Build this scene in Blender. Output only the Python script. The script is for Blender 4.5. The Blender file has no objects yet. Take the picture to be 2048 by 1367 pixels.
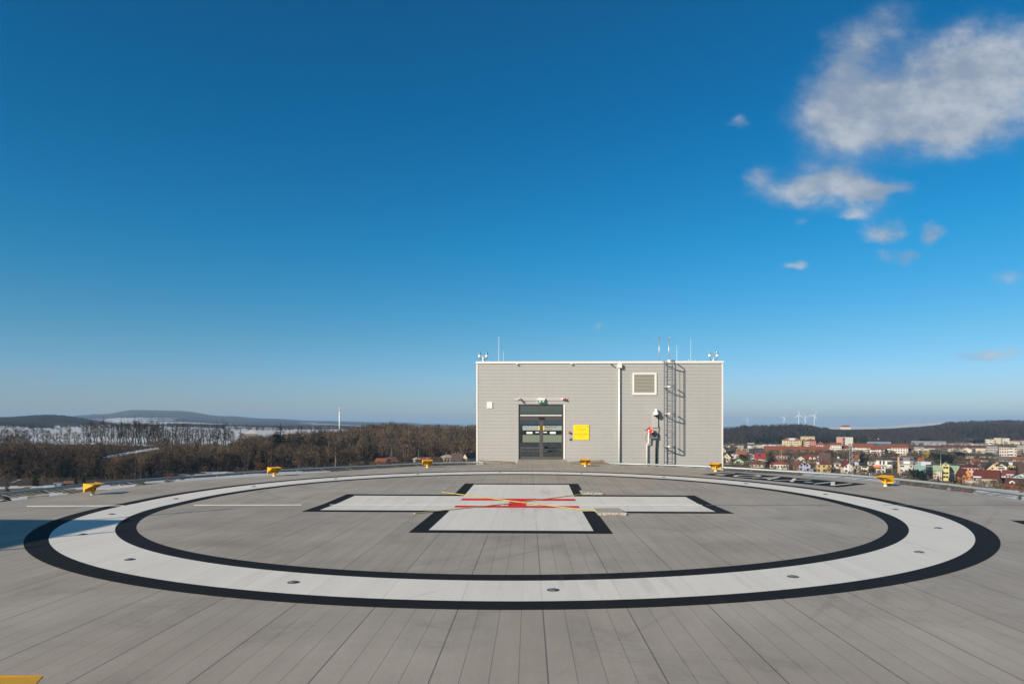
import bpy, bmesh, math, random
import numpy as np
from mathutils import Vector, Matrix
from mathutils import noise as mnoise

C = bpy.context.scene.collection
SC = bpy.context.scene
R = math.radians
random.seed(7)

# ------------------------------------------------------------------ camera
F, HY, CZ = 1334.0, 845.0, 2.444          # focal length and horizon row (px of the 2048 wide photo), eye height over the seam
PSI = 0.026                               # the camera looks slightly left of the plank direction
CX, CY = 20*math.sin(PSI), -20*math.cos(PSI)
cam = bpy.data.cameras.new('camera')
cam.sensor_width = 36.0
cam.lens = F/2048*36
cam.shift_y = (HY-683.5)/2048
cam.clip_start = 0.1
cam.clip_end = 60000
co = bpy.data.objects.new('camera', cam)
co.location = (CX, CY, CZ)
co.rotation_euler = (R(90), 0, PSI)
C.objects.link(co)
SC.camera = co

# ------------------------------------------------------------------ light, sky, exposure
SUN_EL, SUN_AZ = 23.0, 225.0              # azimuth clockwise from +Y: behind the camera on the left
sd = Vector((math.sin(R(SUN_AZ))*math.cos(R(SUN_EL)), math.cos(R(SUN_AZ))*math.cos(R(SUN_EL)), math.sin(R(SUN_EL))))
sun = bpy.data.lights.new('sun', 'SUN')
sun.energy = 5.0
sun.angle = R(0.5)
sun.color = (1.0, 0.875, 0.71)
so = bpy.data.objects.new('sun', sun)
so.rotation_euler = (-sd).to_track_quat('-Z', 'Y').to_euler()
so.location = (-30, -30, 30)
C.objects.link(so)

SC.view_settings.view_transform = 'Standard'
SC.view_settings.look = 'None'
SC.view_settings.exposure = 0.35
SC.view_settings.gamma = 1.0
SC.cycles.max_bounces = 6
SC.cycles.transparent_max_bounces = 12
SC.cycles.volume_bounces = 0

W = bpy.data.worlds.new('World')
SC.world = W
W.use_nodes = True
wt = W.node_tree
for n in list(wt.nodes):
    wt.nodes.remove(n)

class NB:
    """small helper to write math node graphs"""
    def __init__(s, tree):
        s.t = tree
    def node(s, kind, **kw):
        n = s.t.nodes.new(kind)
        for k, v in kw.items():
            setattr(n, k, v)
        return n
    def put(s, sock, v):
        if hasattr(v, 'is_linked') or isinstance(v, bpy.types.NodeSocket):
            s.t.links.new(v, sock)
        else:
            sock.default_value = v
    def m(s, op, a, b=None, c=None, clamp=False):
        n = s.node('ShaderNodeMath', operation=op)
        n.use_clamp = clamp
        s.put(n.inputs[0], a)
        if b is not None:
            s.put(n.inputs[1], b)
        if c is not None:
            s.put(n.inputs[2], c)
        return n.outputs[0]
    def step(s, x, a, b):
        n = s.node('ShaderNodeMapRange', interpolation_type='SMOOTHSTEP')
        s.put(n.inputs[0], x)
        n.inputs[1].default_value = a
        n.inputs[2].default_value = b
        n.inputs[3].default_value = 0.0
        n.inputs[4].default_value = 1.0
        return n.outputs[0]
    def dot(s, v, w):
        n = s.node('ShaderNodeVectorMath', operation='DOT_PRODUCT')
        s.put(n.inputs[0], v)
        n.inputs[1].default_value = w
        return n.outputs['Value']
    def xyz(s, x, y, z):
        n = s.node('ShaderNodeCombineXYZ')
        for i, v in enumerate((x, y, z)):
            s.put(n.inputs[i], v)
        return n.outputs[0]
    def sep(s, v):
        n = s.node('ShaderNodeSeparateXYZ')
        s.put(n.inputs[0], v)
        return n.outputs
    def noise(s, vec, scale, detail=4.0, rough=0.55, dist=0.0):
        n = s.node('ShaderNodeTexNoise')
        if vec is not None:
            s.put(n.inputs['Vector'], vec)
        n.inputs['Scale'].default_value = scale
        n.inputs['Detail'].default_value = detail
        n.inputs['Roughness'].default_value = rough
        n.inputs['Distortion'].default_value = dist
        return n.outputs
    def mix(s, f, a, b, blend='MIX'):
        n = s.node('ShaderNodeMix', data_type='RGBA', blend_type=blend)
        s.put(n.inputs[0], f)
        for sock, v in ((n.inputs[6], a), (n.inputs[7], b)):
            if isinstance(v, (tuple, list)) and len(v) == 3:
                v = (*v, 1)
            s.put(sock, v)
        return n.outputs[2]

def build_world():
    b = NB(wt)
    out = b.node('ShaderNodeOutputWorld')
    bg = b.node('ShaderNodeBackground')
    bg.inputs['Strength'].default_value = 0.08
    sky = b.node('ShaderNodeTexSky', sky_type='NISHITA')
    sky.sun_disc = False
    sky.sun_elevation = R(SUN_EL)
    sky.sun_rotation = R(SUN_AZ)
    sky.altitude = 300
    sky.air_density = 1.0
    sky.dust_density = 0.6
    sky.ozone_density = 3.0
    hs = b.node('ShaderNodeHueSaturation')
    hs.inputs['Saturation'].default_value = 1.32
    hs.inputs['Hue'].default_value = 0.492
    b.put(hs.inputs['Color'], sky.outputs[0])
    d = b.node('ShaderNodeTexCoord').outputs['Generated']
    # cold clear winter air: the low sky stays blue grey instead of yellow
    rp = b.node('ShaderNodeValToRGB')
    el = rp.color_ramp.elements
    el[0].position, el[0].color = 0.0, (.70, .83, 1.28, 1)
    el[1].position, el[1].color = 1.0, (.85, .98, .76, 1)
    for p_, c_ in ((.05, (.70, .85, 1.18)), (.12, (.58, .88, 1.03)), (.25, (.22, .94, 1.07)), (.42, (.09, .87, 1.02)), (.60, (.26, .84, .95)), (.78, (.75, .95, .80))):  # topmost stops, above the view, warmed to make the ambient light less blue
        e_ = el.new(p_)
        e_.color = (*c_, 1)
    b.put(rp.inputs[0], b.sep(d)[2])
    # deep blue kept ahead; sky behind the camera made neutral to soften blue shadows
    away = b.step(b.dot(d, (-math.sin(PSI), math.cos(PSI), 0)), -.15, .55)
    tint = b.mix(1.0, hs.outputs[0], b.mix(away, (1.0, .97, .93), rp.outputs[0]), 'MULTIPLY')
    # clouds: soft masses in given directions of the sky, torn by fractal noise
    fw = b.m('MAXIMUM', b.dot(d, (-math.sin(PSI), math.cos(PSI), 0)), 0.03)
    px = b.m('DIVIDE', b.dot(d, (math.cos(PSI), math.sin(PSI), 0)), fw)
    pz = b.m('DIVIDE', b.dot(d, (0, 0, 1)), fw)
    v = b.xyz(px, b.m('MULTIPLY', pz, 1.5), 0.0)
    n1 = b.noise(v, 7.0, 9.0, 0.6)[1]
    n1s = b.sep(n1)
    n2 = b.noise(v, 11.0, 11.0, 0.60)[0]
    n3 = b.noise(v, 4.5, 6.0, 0.5)[0]
    wx = b.m('MULTIPLY_ADD', b.m('SUBTRACT', n1s[0], 0.5), 0.10, px)
    wz = b.m('MULTIPLY_ADD', b.m('SUBTRACT', n1s[1], 0.5), 0.08, pz)
    blobs = [  # u, v, half width, half height, turn, weight
        (1690, 215, 100, 97, 50, 1.12), (1880, 185, 145, 100, 25, 1.0), (2035, 140, 132, 98, 10, .86),
        (1790, 235, 110, 50, 5, .30), (1940, 265, 115, 48, 8, .46), (1735, 70, 105, 44, 38, .55),
        (2060, 270, 90, 60, 0, .3),
        (1630, 375, 125, 38, -6, .95), (1720, 385, 60, 30, -20, .8), (1785, 376, 40, 17, 0, .5),
        (1766, 464, 44, 22, 14, .8), (1872, 466, 30, 18, 0, .78), (1812, 506, 36, 13, 12, .62),
        (1592, 541, 28, 13, 0, .72), (1484, 240, 26, 15, 30, .40), (1502, 345, 28, 24, 45, .46),
        (1722, 432, 34, 9, 6, .45), (1600, 436, 20, 11, 0, .42), (1968, 712, 90, 14, 3, .72),
        (95, 735, 48, 9, 0, .42), (1188, 653, 14, 9, 0, .42), (2020, 545, 50, 20, 10, .45),
        (1760, 512, 30, 12, 20, .4)]
    dens = None
    for (u, w_, a, c, rot, wgt) in blobs:
        x = b.m('SUBTRACT', wx, (u-1024)/F)
        z = b.m('SUBTRACT', wz, (HY-w_)/F)
        cs, sn = math.cos(R(rot)), math.sin(R(rot))
        p = b.m('ADD', b.m('MULTIPLY', x, cs*F/a), b.m('MULTIPLY', z, sn*F/a))
        q = b.m('ADD', b.m('MULTIPLY', x, -sn*F/c), b.m('MULTIPLY', z, cs*F/c))
        e = b.m('ADD', b.m('MULTIPLY', p, p), b.m('MULTIPLY', q, q))
        g = b.m('MULTIPLY', b.m('EXPONENT', b.m('MULTIPLY', e, -1.1)), wgt)
        dens = g if dens is None else b.m('ADD', dens, g)
    n4 = b.noise(v, 34.0, 8.0, .62)[0]
    tear = b.m('ADD', b.m('MULTIPLY', b.m('SUBTRACT', n2, .5), 1.9), b.m('MULTIPLY', b.m('SUBTRACT', n4, .5), .4))
    dens = b.m('ADD', dens, b.m('MULTIPLY', tear, b.m('MINIMUM', b.m('MULTIPLY', dens, 1.25), .62)))
    al = b.m('MULTIPLY', b.step(dens, 0.12, 1.10), 0.88)
    front = b.step(b.dot(d, (-math.sin(PSI), math.cos(PSI), 0)), 0.05, 0.2)
    al = b.m('MULTIPLY', al, front)
    # lit tops against shaded undersides of the cloud masses
    lit = b.step(b.m('ADD', b.m('MULTIPLY', n3, .8), b.m('ADD', b.m('MULTIPLY', n2, .8), b.m('MULTIPLY', dens, .12))), .74, 1.10)
    ccol = b.mix(lit, (3.0, 3.6, 4.5), (5.3, 5.6, 6.0))
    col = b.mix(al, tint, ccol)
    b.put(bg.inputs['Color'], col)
    wt.links.new(bg.outputs[0], out.inputs['Surface'])
build_world()

# ------------------------------------------------------------------ helpers
def WP(u, v, Y):
    """point seen at photo pixel (u, v) at the distance Y in front of the camera"""
    xc = (u-1024)*Y/F
    return Vector((CX+xc*math.cos(PSI)-Y*math.sin(PSI), CY+xc*math.sin(PSI)+Y*math.cos(PSI), CZ-(v-HY)*Y/F))
def XY(xc, Y):
    return (CX+xc*math.cos(PSI)-Y*math.sin(PSI), CY+xc*math.sin(PSI)+Y*math.cos(PSI))
SL = 0.01274
def dz(y):
    return SL*abs(y)
def deck_at(u, v):
    """deck point under a photo pixel"""
    Y = 2920.0/(v-862) if v > 1009 else 3600.0/(v-828)
    x, y = XY((u-1024)*Y/F, Y)
    return Vector((x, y, dz(y)))

class MB:
    def __init__(s):
        s.v, s.f, s.mi = [], [], []
        s.cur = 0
    def add(s, vs, fs):
        o = len(s.v)
        s.v += [tuple(p) for p in vs]
        s.f += [tuple(i+o for i in f) for f in fs]
        s.mi += [s.cur]*len(fs)
        return s
    def box(s, x0, x1, y0, y1, z0, z1):
        vs = [(x0,y0,z0),(x1,y0,z0),(x1,y1,z0),(x0,y1,z0),(x0,y0,z1),(x1,y0,z1),(x1,y1,z1),(x0,y1,z1)]
        return s.add(vs, [(0,3,2,1),(4,5,6,7),(0,1,5,4),(1,2,6,5),(2,3,7,6),(3,0,4,7)])
    def bevbox(s, x0, x1, y0, y1, z0, z1, bv=.01):
        bm = bmesh.new()
        bmesh.ops.create_cube(bm, size=1)
        for v in bm.verts:
            v.co = ((x0+x1)/2+v.co.x*(x1-x0), (y0+y1)/2+v.co.y*(y1-y0), (z0+z1)/2+v.co.z*(z1-z0))
        bmesh.ops.bevel(bm, geom=bm.edges[:], offset=bv, segments=2, affect='EDGES', profile=.6)
        bm.verts.index_update()
        s.add([v.co[:] for v in bm.verts], [[v.index for v in f.verts] for f in bm.faces])
        bm.free()
        return s
    def prism(s, prof, y0, y1):
        """profile of (x, z) points, counterclockwise, extruded in y"""
        n = len(prof)
        vs = [(x, y0, z) for x, z in prof]+[(x, y1, z) for x, z in prof]
        fs = [tuple(range(n)), tuple(range(2*n-1, n-1, -1))]
        fs += [(i, i+n, (i+1) % n+n, (i+1) % n) for i in range(n)]
        return s.add(vs, fs)
    def tube(s, pts, r, n=8, r1=None, cap=True):
        pts = [Vector(p) for p in pts]
        k = len(pts)
        vs, fs = [], []
        for i, p in enumerate(pts):
            t = (pts[min(i+1, k-1)]-pts[max(i-1, 0)]).normalized()
            a = t.orthogonal() if abs(t.z) > .9 else t.cross(Vector((0, 0, 1)))
            if abs(t.z) > .9:
                a = Vector((1, 0, 0))-t*t.x
            a.normalize()
            c = t.cross(a)
            rr = r if r1 is None else r+(r1-r)*i/(k-1)
            for j in range(n):
                w = 2*math.pi*j/n
                vs.append(p+a*(rr*math.cos(w))+c*(rr*math.sin(w)))
        for i in range(k-1):
            for j in range(n):
                fs.append((i*n+j, i*n+(j+1) % n, (i+1)*n+(j+1) % n, (i+1)*n+j))
        if cap:
            fs.append(tuple(range(n-1, -1, -1)))
            fs.append(tuple(range((k-1)*n, k*n)))
        return s.add(vs, fs)
    def lathe(s, prof, n=16, o=(0, 0, 0), axis='z'):
        vs, fs = [], []
        for (r, z) in prof:
            for j in range(n):
                w = 2*math.pi*j/n
                p = (r*math.cos(w), r*math.sin(w), z)
                if axis == 'y':
                    p = (p[0], -p[2], p[1])
                vs.append((p[0]+o[0], p[1]+o[1], p[2]+o[2]))
        k = len(prof)
        for i in range(k-1):
            for j in range(n):
                fs.append((i*n+j, i*n+(j+1) % n, (i+1)*n+(j+1) % n, (i+1)*n+j))
        fs.append(tuple(range(n-1, -1, -1)))
        fs.append(tuple(range((k-1)*n, k*n)))
        return s.add(vs, fs)
    def mesh(s, name, mats):
        me = bpy.data.meshes.new(name)
        me.from_pydata(s.v, [], s.f)
        if not isinstance(mats, (list, tuple)):
            mats = [mats]
        for m in mats:
            me.materials.append(m)
        if len(mats) > 1:
            me.polygons.foreach_set('material_index', s.mi)
        me.update()
        return me
    def build(s, name, mats, parent=None, smooth=False, loc=None):
        me = s.mesh(name, mats)
        if smooth:
            for p in me.polygons:
                p.use_smooth = True
        return link(name, me, parent, loc)

def link(name, me, parent=None, loc=None):
    o = bpy.data.objects.new(name, me)
    C.objects.link(o)
    if parent:
        o.parent = parent
    if loc is not None:
        o.location = loc
    return o
def tag(o, label, cat, group=None):
    o['label'] = label
    o['category'] = cat
    if group:
        o['group'] = group
    return o
def struct(o, label=None):
    o['kind'] = 'structure'
    if label:
        o['label'] = label
    return o
def thing(name, label, cat, loc=(0, 0, 0), rz=0.0, group=None):
    o = bpy.data.objects.new(name, None)
    o.empty_display_size = .3
    C.objects.link(o)
    o.location = loc
    o.rotation_euler = (0, 0, rz)
    return tag(o, label, cat, group)
def copy_tree(o, parent=None):
    c = o.copy()
    C.objects.link(c)
    c.parent = parent
    for ch in list(o.children):
        copy_tree(ch, c)
    return c

# ------------------------------------------------------------------ materials
MATS = {}
def mat(name, col, rough=.6, metal=0.0, var=.12, scale=3.0, spec=.4, bump=0.0, coords='Object'):
    if name in MATS:
        return MATS[name]
    m = bpy.data.materials.new(name)
    m.use_nodes = True
    b = NB(m.node_tree)
    p = m.node_tree.nodes['Principled BSDF']
    p.inputs['Roughness'].default_value = rough
    p.inputs['Metallic'].default_value = metal
    p.inputs['Specular IOR Level'].default_value = spec
    if var > 0:
        tc = b.node('ShaderNodeTexCoord').outputs[coords]
        n = b.noise(tc, scale, 5.0, .6)[0]
        f = b.m('MULTIPLY_ADD', b.m('SUBTRACT', n, .5), 2*var, 1.0)
        sc_ = b.node('ShaderNodeVectorMath', operation='SCALE')
        sc_.inputs[0].default_value = col
        b.put(sc_.inputs['Scale'], f)
        b.put(p.inputs['Base Color'], sc_.outputs[0])
        if bump:
            bp = b.node('ShaderNodeBump')
            bp.inputs['Strength'].default_value = bump
            b.put(bp.inputs['Height'], n)
            b.put(p.inputs['Normal'], bp.outputs[0])
    else:
        p.inputs['Base Color'].default_value = (*col, 1)
    MATS[name] = m
    return m

def plank_nodes(b, pos):
    """shared plank pattern: joint darkness, per plank tone, streaks, rib height"""
    s = b.sep(pos)
    x = b.m('SUBTRACT', s[0], 0.688)
    k = b.m('DIVIDE', x, 0.261)
    fr = b.m('FRACT', k)
    ed = b.m('MINIMUM', fr, b.m('SUBTRACT', 1.0, fr))
    k4 = b.m('DIVIDE', x, 1.044)
    f4 = b.m('FRACT', b.m('ADD', k4, 0.5))
    e4 = b.m('ABSOLUTE', b.m('SUBTRACT', f4, 0.5))
    joint = b.m('SUBTRACT', 1.0, b.step(ed, 0.008, 0.026))
    big = b.m('SUBTRACT', 1.0, b.step(e4, 0.004, 0.013))
    wn = b.node('ShaderNodeTexWhiteNoise', noise_dimensions='1D')
    b.put(wn.inputs['W'], b.m('FLOOR', k))
    tone = wn.outputs['Value']
    st = b.noise(b.xyz(b.m('MULTIPLY', s[0], 3.0), b.m('MULTIPLY', s[1], .28), 0.0), 1.3, 6.0, .65)[0]
    cloud = b.noise(pos, .22, 5.0, .6)[0]
    fine = b.noise(pos, 26.0, 3.0, .6)[0]
    rib = b.m('SINE', b.m('MULTIPLY', x, 2*math.pi/0.0217))
    return s, joint, big, tone, st, cloud, fine, rib

def deck_mat():
    m = bpy.data.materials.new('aluminium_planking')
    m.use_nodes = True
    b = NB(m.node_tree)
    p = m.node_tree.nodes['Principled BSDF']
    pos = b.node('ShaderNodeNewGeometry').outputs['Position']
    s, joint, big, tone, st, cloud, fine, rib = plank_nodes(b, pos)
    base = b.mix(b.step(cloud, .35, .68), (.322, .283, .232), (.375, .335, .282))
    f = b.m('MULTIPLY_ADD', tone, .06, .97)
    f = b.m('MULTIPLY', f, b.m('MULTIPLY_ADD', b.m('SUBTRACT', st, .5), .34, 1.0))
    f = b.m('MULTIPLY', f, b.m('MULTIPLY_ADD', b.m('SUBTRACT', fine, .5), .22, 1.0))
    f = b.m('MULTIPLY', f, b.m('MULTIPLY_ADD', rib, .035, 1.0))
    # tyre scuffs: dark narrow streaks running across the deck
    rot = b.xyz(b.m('ADD', b.m('MULTIPLY', s[0], .80), b.m('MULTIPLY', s[1], -.6)),
                b.m('ADD', b.m('MULTIPLY', s[0], .6), b.m('MULTIPLY', s[1], .8)), 0.0)
    rs = b.sep(rot)
    sk = b.noise(b.xyz(b.m('MULTIPLY', rs[0], 2.6), b.m('MULTIPLY', rs[1], .10), 3.0), 1.0, 4.0, .6)[0]
    f = b.m('MULTIPLY', f, b.m('SUBTRACT', 1.0, b.m('MULTIPLY', b.step(sk, .60, .74), .16)))
    f = b.m('MULTIPLY', f, b.m('SUBTRACT', 1.0, b.m('MULTIPLY', joint, .36)))
    f = b.m('MULTIPLY', f, b.m('SUBTRACT', 1.0, b.m('MULTIPLY', big, .34)))
    # washed out water marks: big soft blotches and a few brownish rims
    wm = b.noise(pos, .55, 7.0, .62, .6)[0]
    f = b.m('MULTIPLY', f, b.m('MULTIPLY_ADD', b.step(wm, .40, .62), -.10, 1.04))
    rim_ = b.m('SUBTRACT', 1.0, b.step(b.m('ABSOLUTE', b.m('SUBTRACT', wm, .60)), .0, .022))
    f = b.m('MULTIPLY', f, b.m('SUBTRACT', 1.0, b.m('MULTIPLY', rim_, .10)))
    spots = b.node('ShaderNodeTexVoronoi')
    b.put(spots.inputs['Vector'], pos)
    spots.inputs['Scale'].default_value = .9
    f = b.m('MULTIPLY', f, b.m('ADD', .62, b.m('MULTIPLY', b.step(spots.outputs['Distance'], .016, .034), .38)))
    # dried puddle rim stain left of the cross
    dxs = b.m('DIVIDE', b.m('ADD', s[0], 5.6), 1.3)
    dys = b.m('DIVIDE', b.m('ADD', s[1], 7.1), .55)
    rr = b.m('ADD', b.m('MULTIPLY', dxs, dxs), b.m('MULTIPLY', dys, dys))
    stain = b.m('MULTIPLY', b.m('EXPONENT', b.m('MULTIPLY', rr, -1.2)), b.step(cloud, .3, .5))
    sc_ = b.node('ShaderNodeVectorMath', operation='SCALE')
    b.put(sc_.inputs[0], b.mix(b.m('MULTIPLY', stain, .45), base, (.21, .15, .09)))
    b.put(sc_.inputs['Scale'], f)
    b.put(p.inputs['Base Color'], sc_.outputs[0])
    p.inputs['Roughness'].default_value = .62
    p.inputs['Specular IOR Level'].default_value = .35
    h = b.m('SUBTRACT', b.m('MULTIPLY_ADD', rib, .12, b.m('MULTIPLY', fine, .25)), b.m('ADD', joint, big))
    bp = b.node('ShaderNodeBump')
    bp.inputs['Strength'].default_value = .22
    bp.inputs['Distance'].default_value = .004
    b.put(bp.inputs['Height'], h)
    b.put(p.inputs['Normal'], bp.outputs[0])
    return m

def paint_mat(name, col, wear, wearcol, rough=.55, scuff=False):
    """marking paint on the planking: joints show through, worn in patches"""
    m = bpy.data.materials.new(name)
    m.use_nodes = True
    b = NB(m.node_tree)
    p = m.node_tree.nodes['Principled BSDF']
    pos = b.node('ShaderNodeNewGeometry').outputs['Position']
    s, joint, big, tone, st, cloud, fine, rib = plank_nodes(b, pos)
    f = b.m('MULTIPLY_ADD', tone, .06, .97)
    f = b.m('MULTIPLY', f, b.m('MULTIPLY_ADD', b.m('SUBTRACT', st, .5), .22, 1.0))
    f = b.m('MULTIPLY', f, b.m('MULTIPLY_ADD', b.m('SUBTRACT', fine, .5), .14, 1.0))
    f = b.m('MULTIPLY', f, b.m('SUBTRACT', 1.0, b.m('MULTIPLY', joint, .05)))
    f = b.m('MULTIPLY', f, b.m('SUBTRACT', 1.0, b.m('MULTIPLY', big, .12)))
    w = b.m('MULTIPLY', b.step(b.m('MULTIPLY', st, b.m('ADD', cloud, .5)), .52, .72), wear)
    tr_ = b.noise(b.xyz(b.m('ADD', b.m('MULTIPLY', s[0], 1.5), b.m('MULTIPLY', s[1], -1.2)), b.m('MULTIPLY', b.m('ADD', s[0], s[1]), .12), 1.0), 1.1, 4.0, .6)[0]
    w = b.m('MAXIMUM', w, b.m('MULTIPLY', b.step(tr_, .63, .74), wear*.7))
    if scuff:   # scraped patch near the far corner of the cross
        dx = b.m('DIVIDE', b.m('SUBTRACT', s[0], 1.15), .42)
        dy = b.m('DIVIDE', b.m('SUBTRACT', s[1], 3.1), 1.1)
        g = b.m('EXPONENT', b.m('MULTIPLY', b.m('ADD', b.m('MULTIPLY', dx, dx), b.m('MULTIPLY', dy, dy)), -1.0))
        n = b.noise(pos, 5.0, 6.0, .7, 1.5)[0]
        w = b.m('MAXIMUM', w, b.m('MULTIPLY', b.m('MULTIPLY', g, b.step(n, .46, .56)), .8))
    sc_ = b.node('ShaderNodeVectorMath', operation='SCALE')
    b.put(sc_.inputs[0], b.mix(w, col, wearcol))
    b.put(sc_.inputs['Scale'], f)
    b.put(p.inputs['Base Color'], sc_.outputs[0])
    p.inputs['Roughness'].default_value = rough
    p.inputs['Specular IOR Level'].default_value = .12
    h = b.m('SUBTRACT', b.m('MULTIPLY', fine, .25), b.m('ADD', joint, big))
    bp = b.node('ShaderNodeBump')
    bp.inputs['Strength'].default_value = .16
    bp.inputs['Distance'].default_value = .002
    b.put(bp.inputs['Height'], h)
    b.put(p.inputs['Normal'], bp.outputs[0])
    return m

M_deck = deck_mat()
M_white = paint_mat('white_marking_paint', (.68, .652, .596), .42, (.44, .41, .37), scuff=True)
M_black = paint_mat('black_marking_paint', (.013, .0135, .0145), .35, (.034, .034, .034), .8)
M_red = paint_mat('red_marking_paint', (.72, .016, .022), .06, (.5, .1, .09))
M_alu = mat('bare_aluminium', (.52, .52, .51), .38, .7, .1, 6)
M_galv = mat('galvanised_steel', (.42, .45, .46), .42, .65, .15, 9)
M_galvd = mat('dull_zinc_tube', (.34, .38, .39), .5, .45, .15, 5)
M_wall = mat('silver_grey_cladding', (.445, .444, .440), .45, .12, .05, 1.5)
_b = NB(M_wall.node_tree)
_p = M_wall.node_tree.nodes['Principled BSDF']
_s = _b.sep(_b.node('ShaderNodeTexCoord').outputs['Object'])
_n = _b.noise(_b.xyz(_b.m('MULTIPLY', _s[0], 4.0), _b.m('MULTIPLY', _s[1], 4.0), _b.m('MULTIPLY', _s[2], .22)), 1.0, 5.0, .65)[0]
_old = _p.inputs['Base Color'].links[0].from_socket
_b.put(_p.inputs['Base Color'], _b.mix(_b.m('MULTIPLY', _b.step(_n, .45, .75), .13), _old, (.30, .295, .285)))
M_trim = mat('pale_grey_trim', (.74, .72, .68), .4, .1, .05, 4)
M_yellow = mat('signal_yellow_paint', (.70, .37, .012), .42, 0, .08, 12)
M_ysign = mat('yellow_sign_sheet', (.86, .60, .012), .45, 0, .03, 3)
M_yrope = mat('yellow_lath_paint', (.50, .42, .14), .7, 0, .35, 9)
M_dark = mat('anthracite_frame', (.048, .049, .055), .45, .1, .08, 5)
M_blackp = mat('black_plastic', (.015, .015, .017), .45, 0, .1, 8)
M_whitep = mat('white_plastic', (.78, .77, .74), .35, 0, .04, 8)
M_redp = mat('red_plastic', (.60, .016, .014), .3, 0, .1, 9)
M_slab = mat('weathered_slab', (.36, .33, .28), .85, 0, .25, 9, bump=.4)
M_foil = mat('crumpled_pale_foil', (.36, .335, .28), .5, 0, .35, 14, bump=.8)
M_green = mat('exit_green', (.012, .20, .11), .35, 0, .05, 4)
M_concrete = mat('grey_concrete', (.33, .32, .30), .85, 0, .15, 1.2, bump=.2)
M_roomwall = mat('room_plaster', (.34, .38, .38), .8, 0, .05, 2)
M_frost = mat('frosted_film', (.27, .31, .30), .5, 0, .04, 4)
M_olive = mat('olive_film', (.155, .185, .145), .45, 0, .08, 3)
M_text = mat('black_lettering', (.02, .02, .022), .5, 0, 0)
M_textred = mat('red_lettering', (.30, .02, .03), .5, 0, 0)
M_textamber = mat('amber_lettering', (.40, .22, .01), .5, 0, 0)
M_snow = mat('old_snow', (.55, .56, .58), .75, 0, .16, .35)
M_net = mat('net_wire', (.22, .23, .23), .6, .3, .1, 5)

def glass_mat(name, tint, gloss):
    m = bpy.data.materials.new(name)
    m.use_nodes = True
    nt = m.node_tree
    b = NB(nt)
    nt.nodes.remove(nt.nodes['Principled BSDF'])
    out = [n for n in nt.nodes if n.type == 'OUTPUT_MATERIAL'][0]
    tr = b.node('ShaderNodeBsdfTransparent')
    tr.inputs[0].default_value = (*tint, 1)
    gl = b.node('ShaderNodeBsdfGlossy')
    gl.inputs['Roughness'].default_value = .02
    gl.inputs[0].default_value = (.85, .92, .95, 1)
    fr = b.node('ShaderNodeFresnel')
    fr.inputs['IOR'].default_value = 1.5
    f = b.m('ADD', b.m('MULTIPLY', fr.outputs[0], 1.2), gloss, clamp=True)
    mx = b.node('ShaderNodeMixShader')
    b.put(mx.inputs[0], f)
    nt.links.new(tr.outputs[0], mx.inputs[1])
    nt.links.new(gl.outputs[0], mx.inputs[2])
    nt.links.new(mx.outputs[0], out.inputs['Surface'])
    return m
M_glass = glass_mat('door_glass', (.40, .50, .54), .17)

# ------------------------------------------------------------------ helipad deck
def flat(polys, lift, cut=True):
    """flat outlines laid on the two deck slopes; split at the seam between them"""
    bm = bmesh.new()
    for pl in polys:
        vs = [bm.verts.new((x, y, 0)) for x, y in pl]
        bm.faces.new(vs)
    if cut:
        bmesh.ops.bisect_plane(bm, geom=bm.verts[:]+bm.edges[:]+bm.faces[:], plane_co=(0, 0, 0), plane_no=(0, 1, 0))
    bmesh.ops.recalc_face_normals(bm, faces=bm.faces[:])
    for v in bm.verts:
        v.co.z = dz(v.co.y)+lift
    for f in bm.faces:
        if f.normal.z < 0:
            f.normal_flip()
    return bm
def bm_obj(name, bm, m, parent=None):
    bm.normal_update()
    for f in bm.faces:
        if f.normal.z < 0:
            f.normal_flip()
    me = bpy.data.meshes.new(name)
    bm.to_mesh(me)
    bm.free()
    me.materials.append(m)
    return link(name, me, parent)

edge_px = [(0, 1003), (150, 985.5), (251.6, 974), (330, 964), (430, 957), (540, 949.5), (640, 944), (740, 937.5), (830, 932),
           (953, 928.5), (1040, 928), (1130, 928), (1218, 929), (1361, 933.5), (1410, 938), (1475, 942.5), (1566, 948), (1649, 953.5), (1740, 961),
           (1900, 980.5), (1947, 985.5), (2005, 993), (2048, 1000)]
rim = [deck_at(u, v) for u, v in edge_px]
a0 = math.atan2(rim[-1].y, rim[-1].x)
a1 = math.atan2(rim[0].y, rim[0].x)
n = 40
r0, r1_ = rim[-1].xy.length, rim[0].xy.length
back = []
for i in range(1, n):
    t = i/n
    a = a0-t*(a0+2*math.pi-a1)
    rr = r0+(r1_-r0)*t
    back.append(Vector((rr*math.cos(a), rr*math.sin(a), 0)))
outline = [(p.x, p.y) for p in rim]+[(p.x, p.y) for p in back]      # clockwise
bm = flat([outline], 0.0)
deck_faces = bm.faces[:]
ret = bmesh.ops.extrude_face_region(bm, geom=deck_faces)
for v in [g for g in ret['geom'] if isinstance(g, bmesh.types.BMVert)]:
    v.co.z -= .28
# the extruded copy is the underside: put the deck top back on top
me = bpy.data.meshes.new('helipad_deck')
bmesh.ops.recalc_face_normals(bm, faces=bm.faces[:])
bm.to_mesh(me)
bm.free()
me.materials.append(M_deck)
deck = struct(link('helipad_deck', me), 'round grey aluminium plank helipad deck with painted ring and cross')

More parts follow.
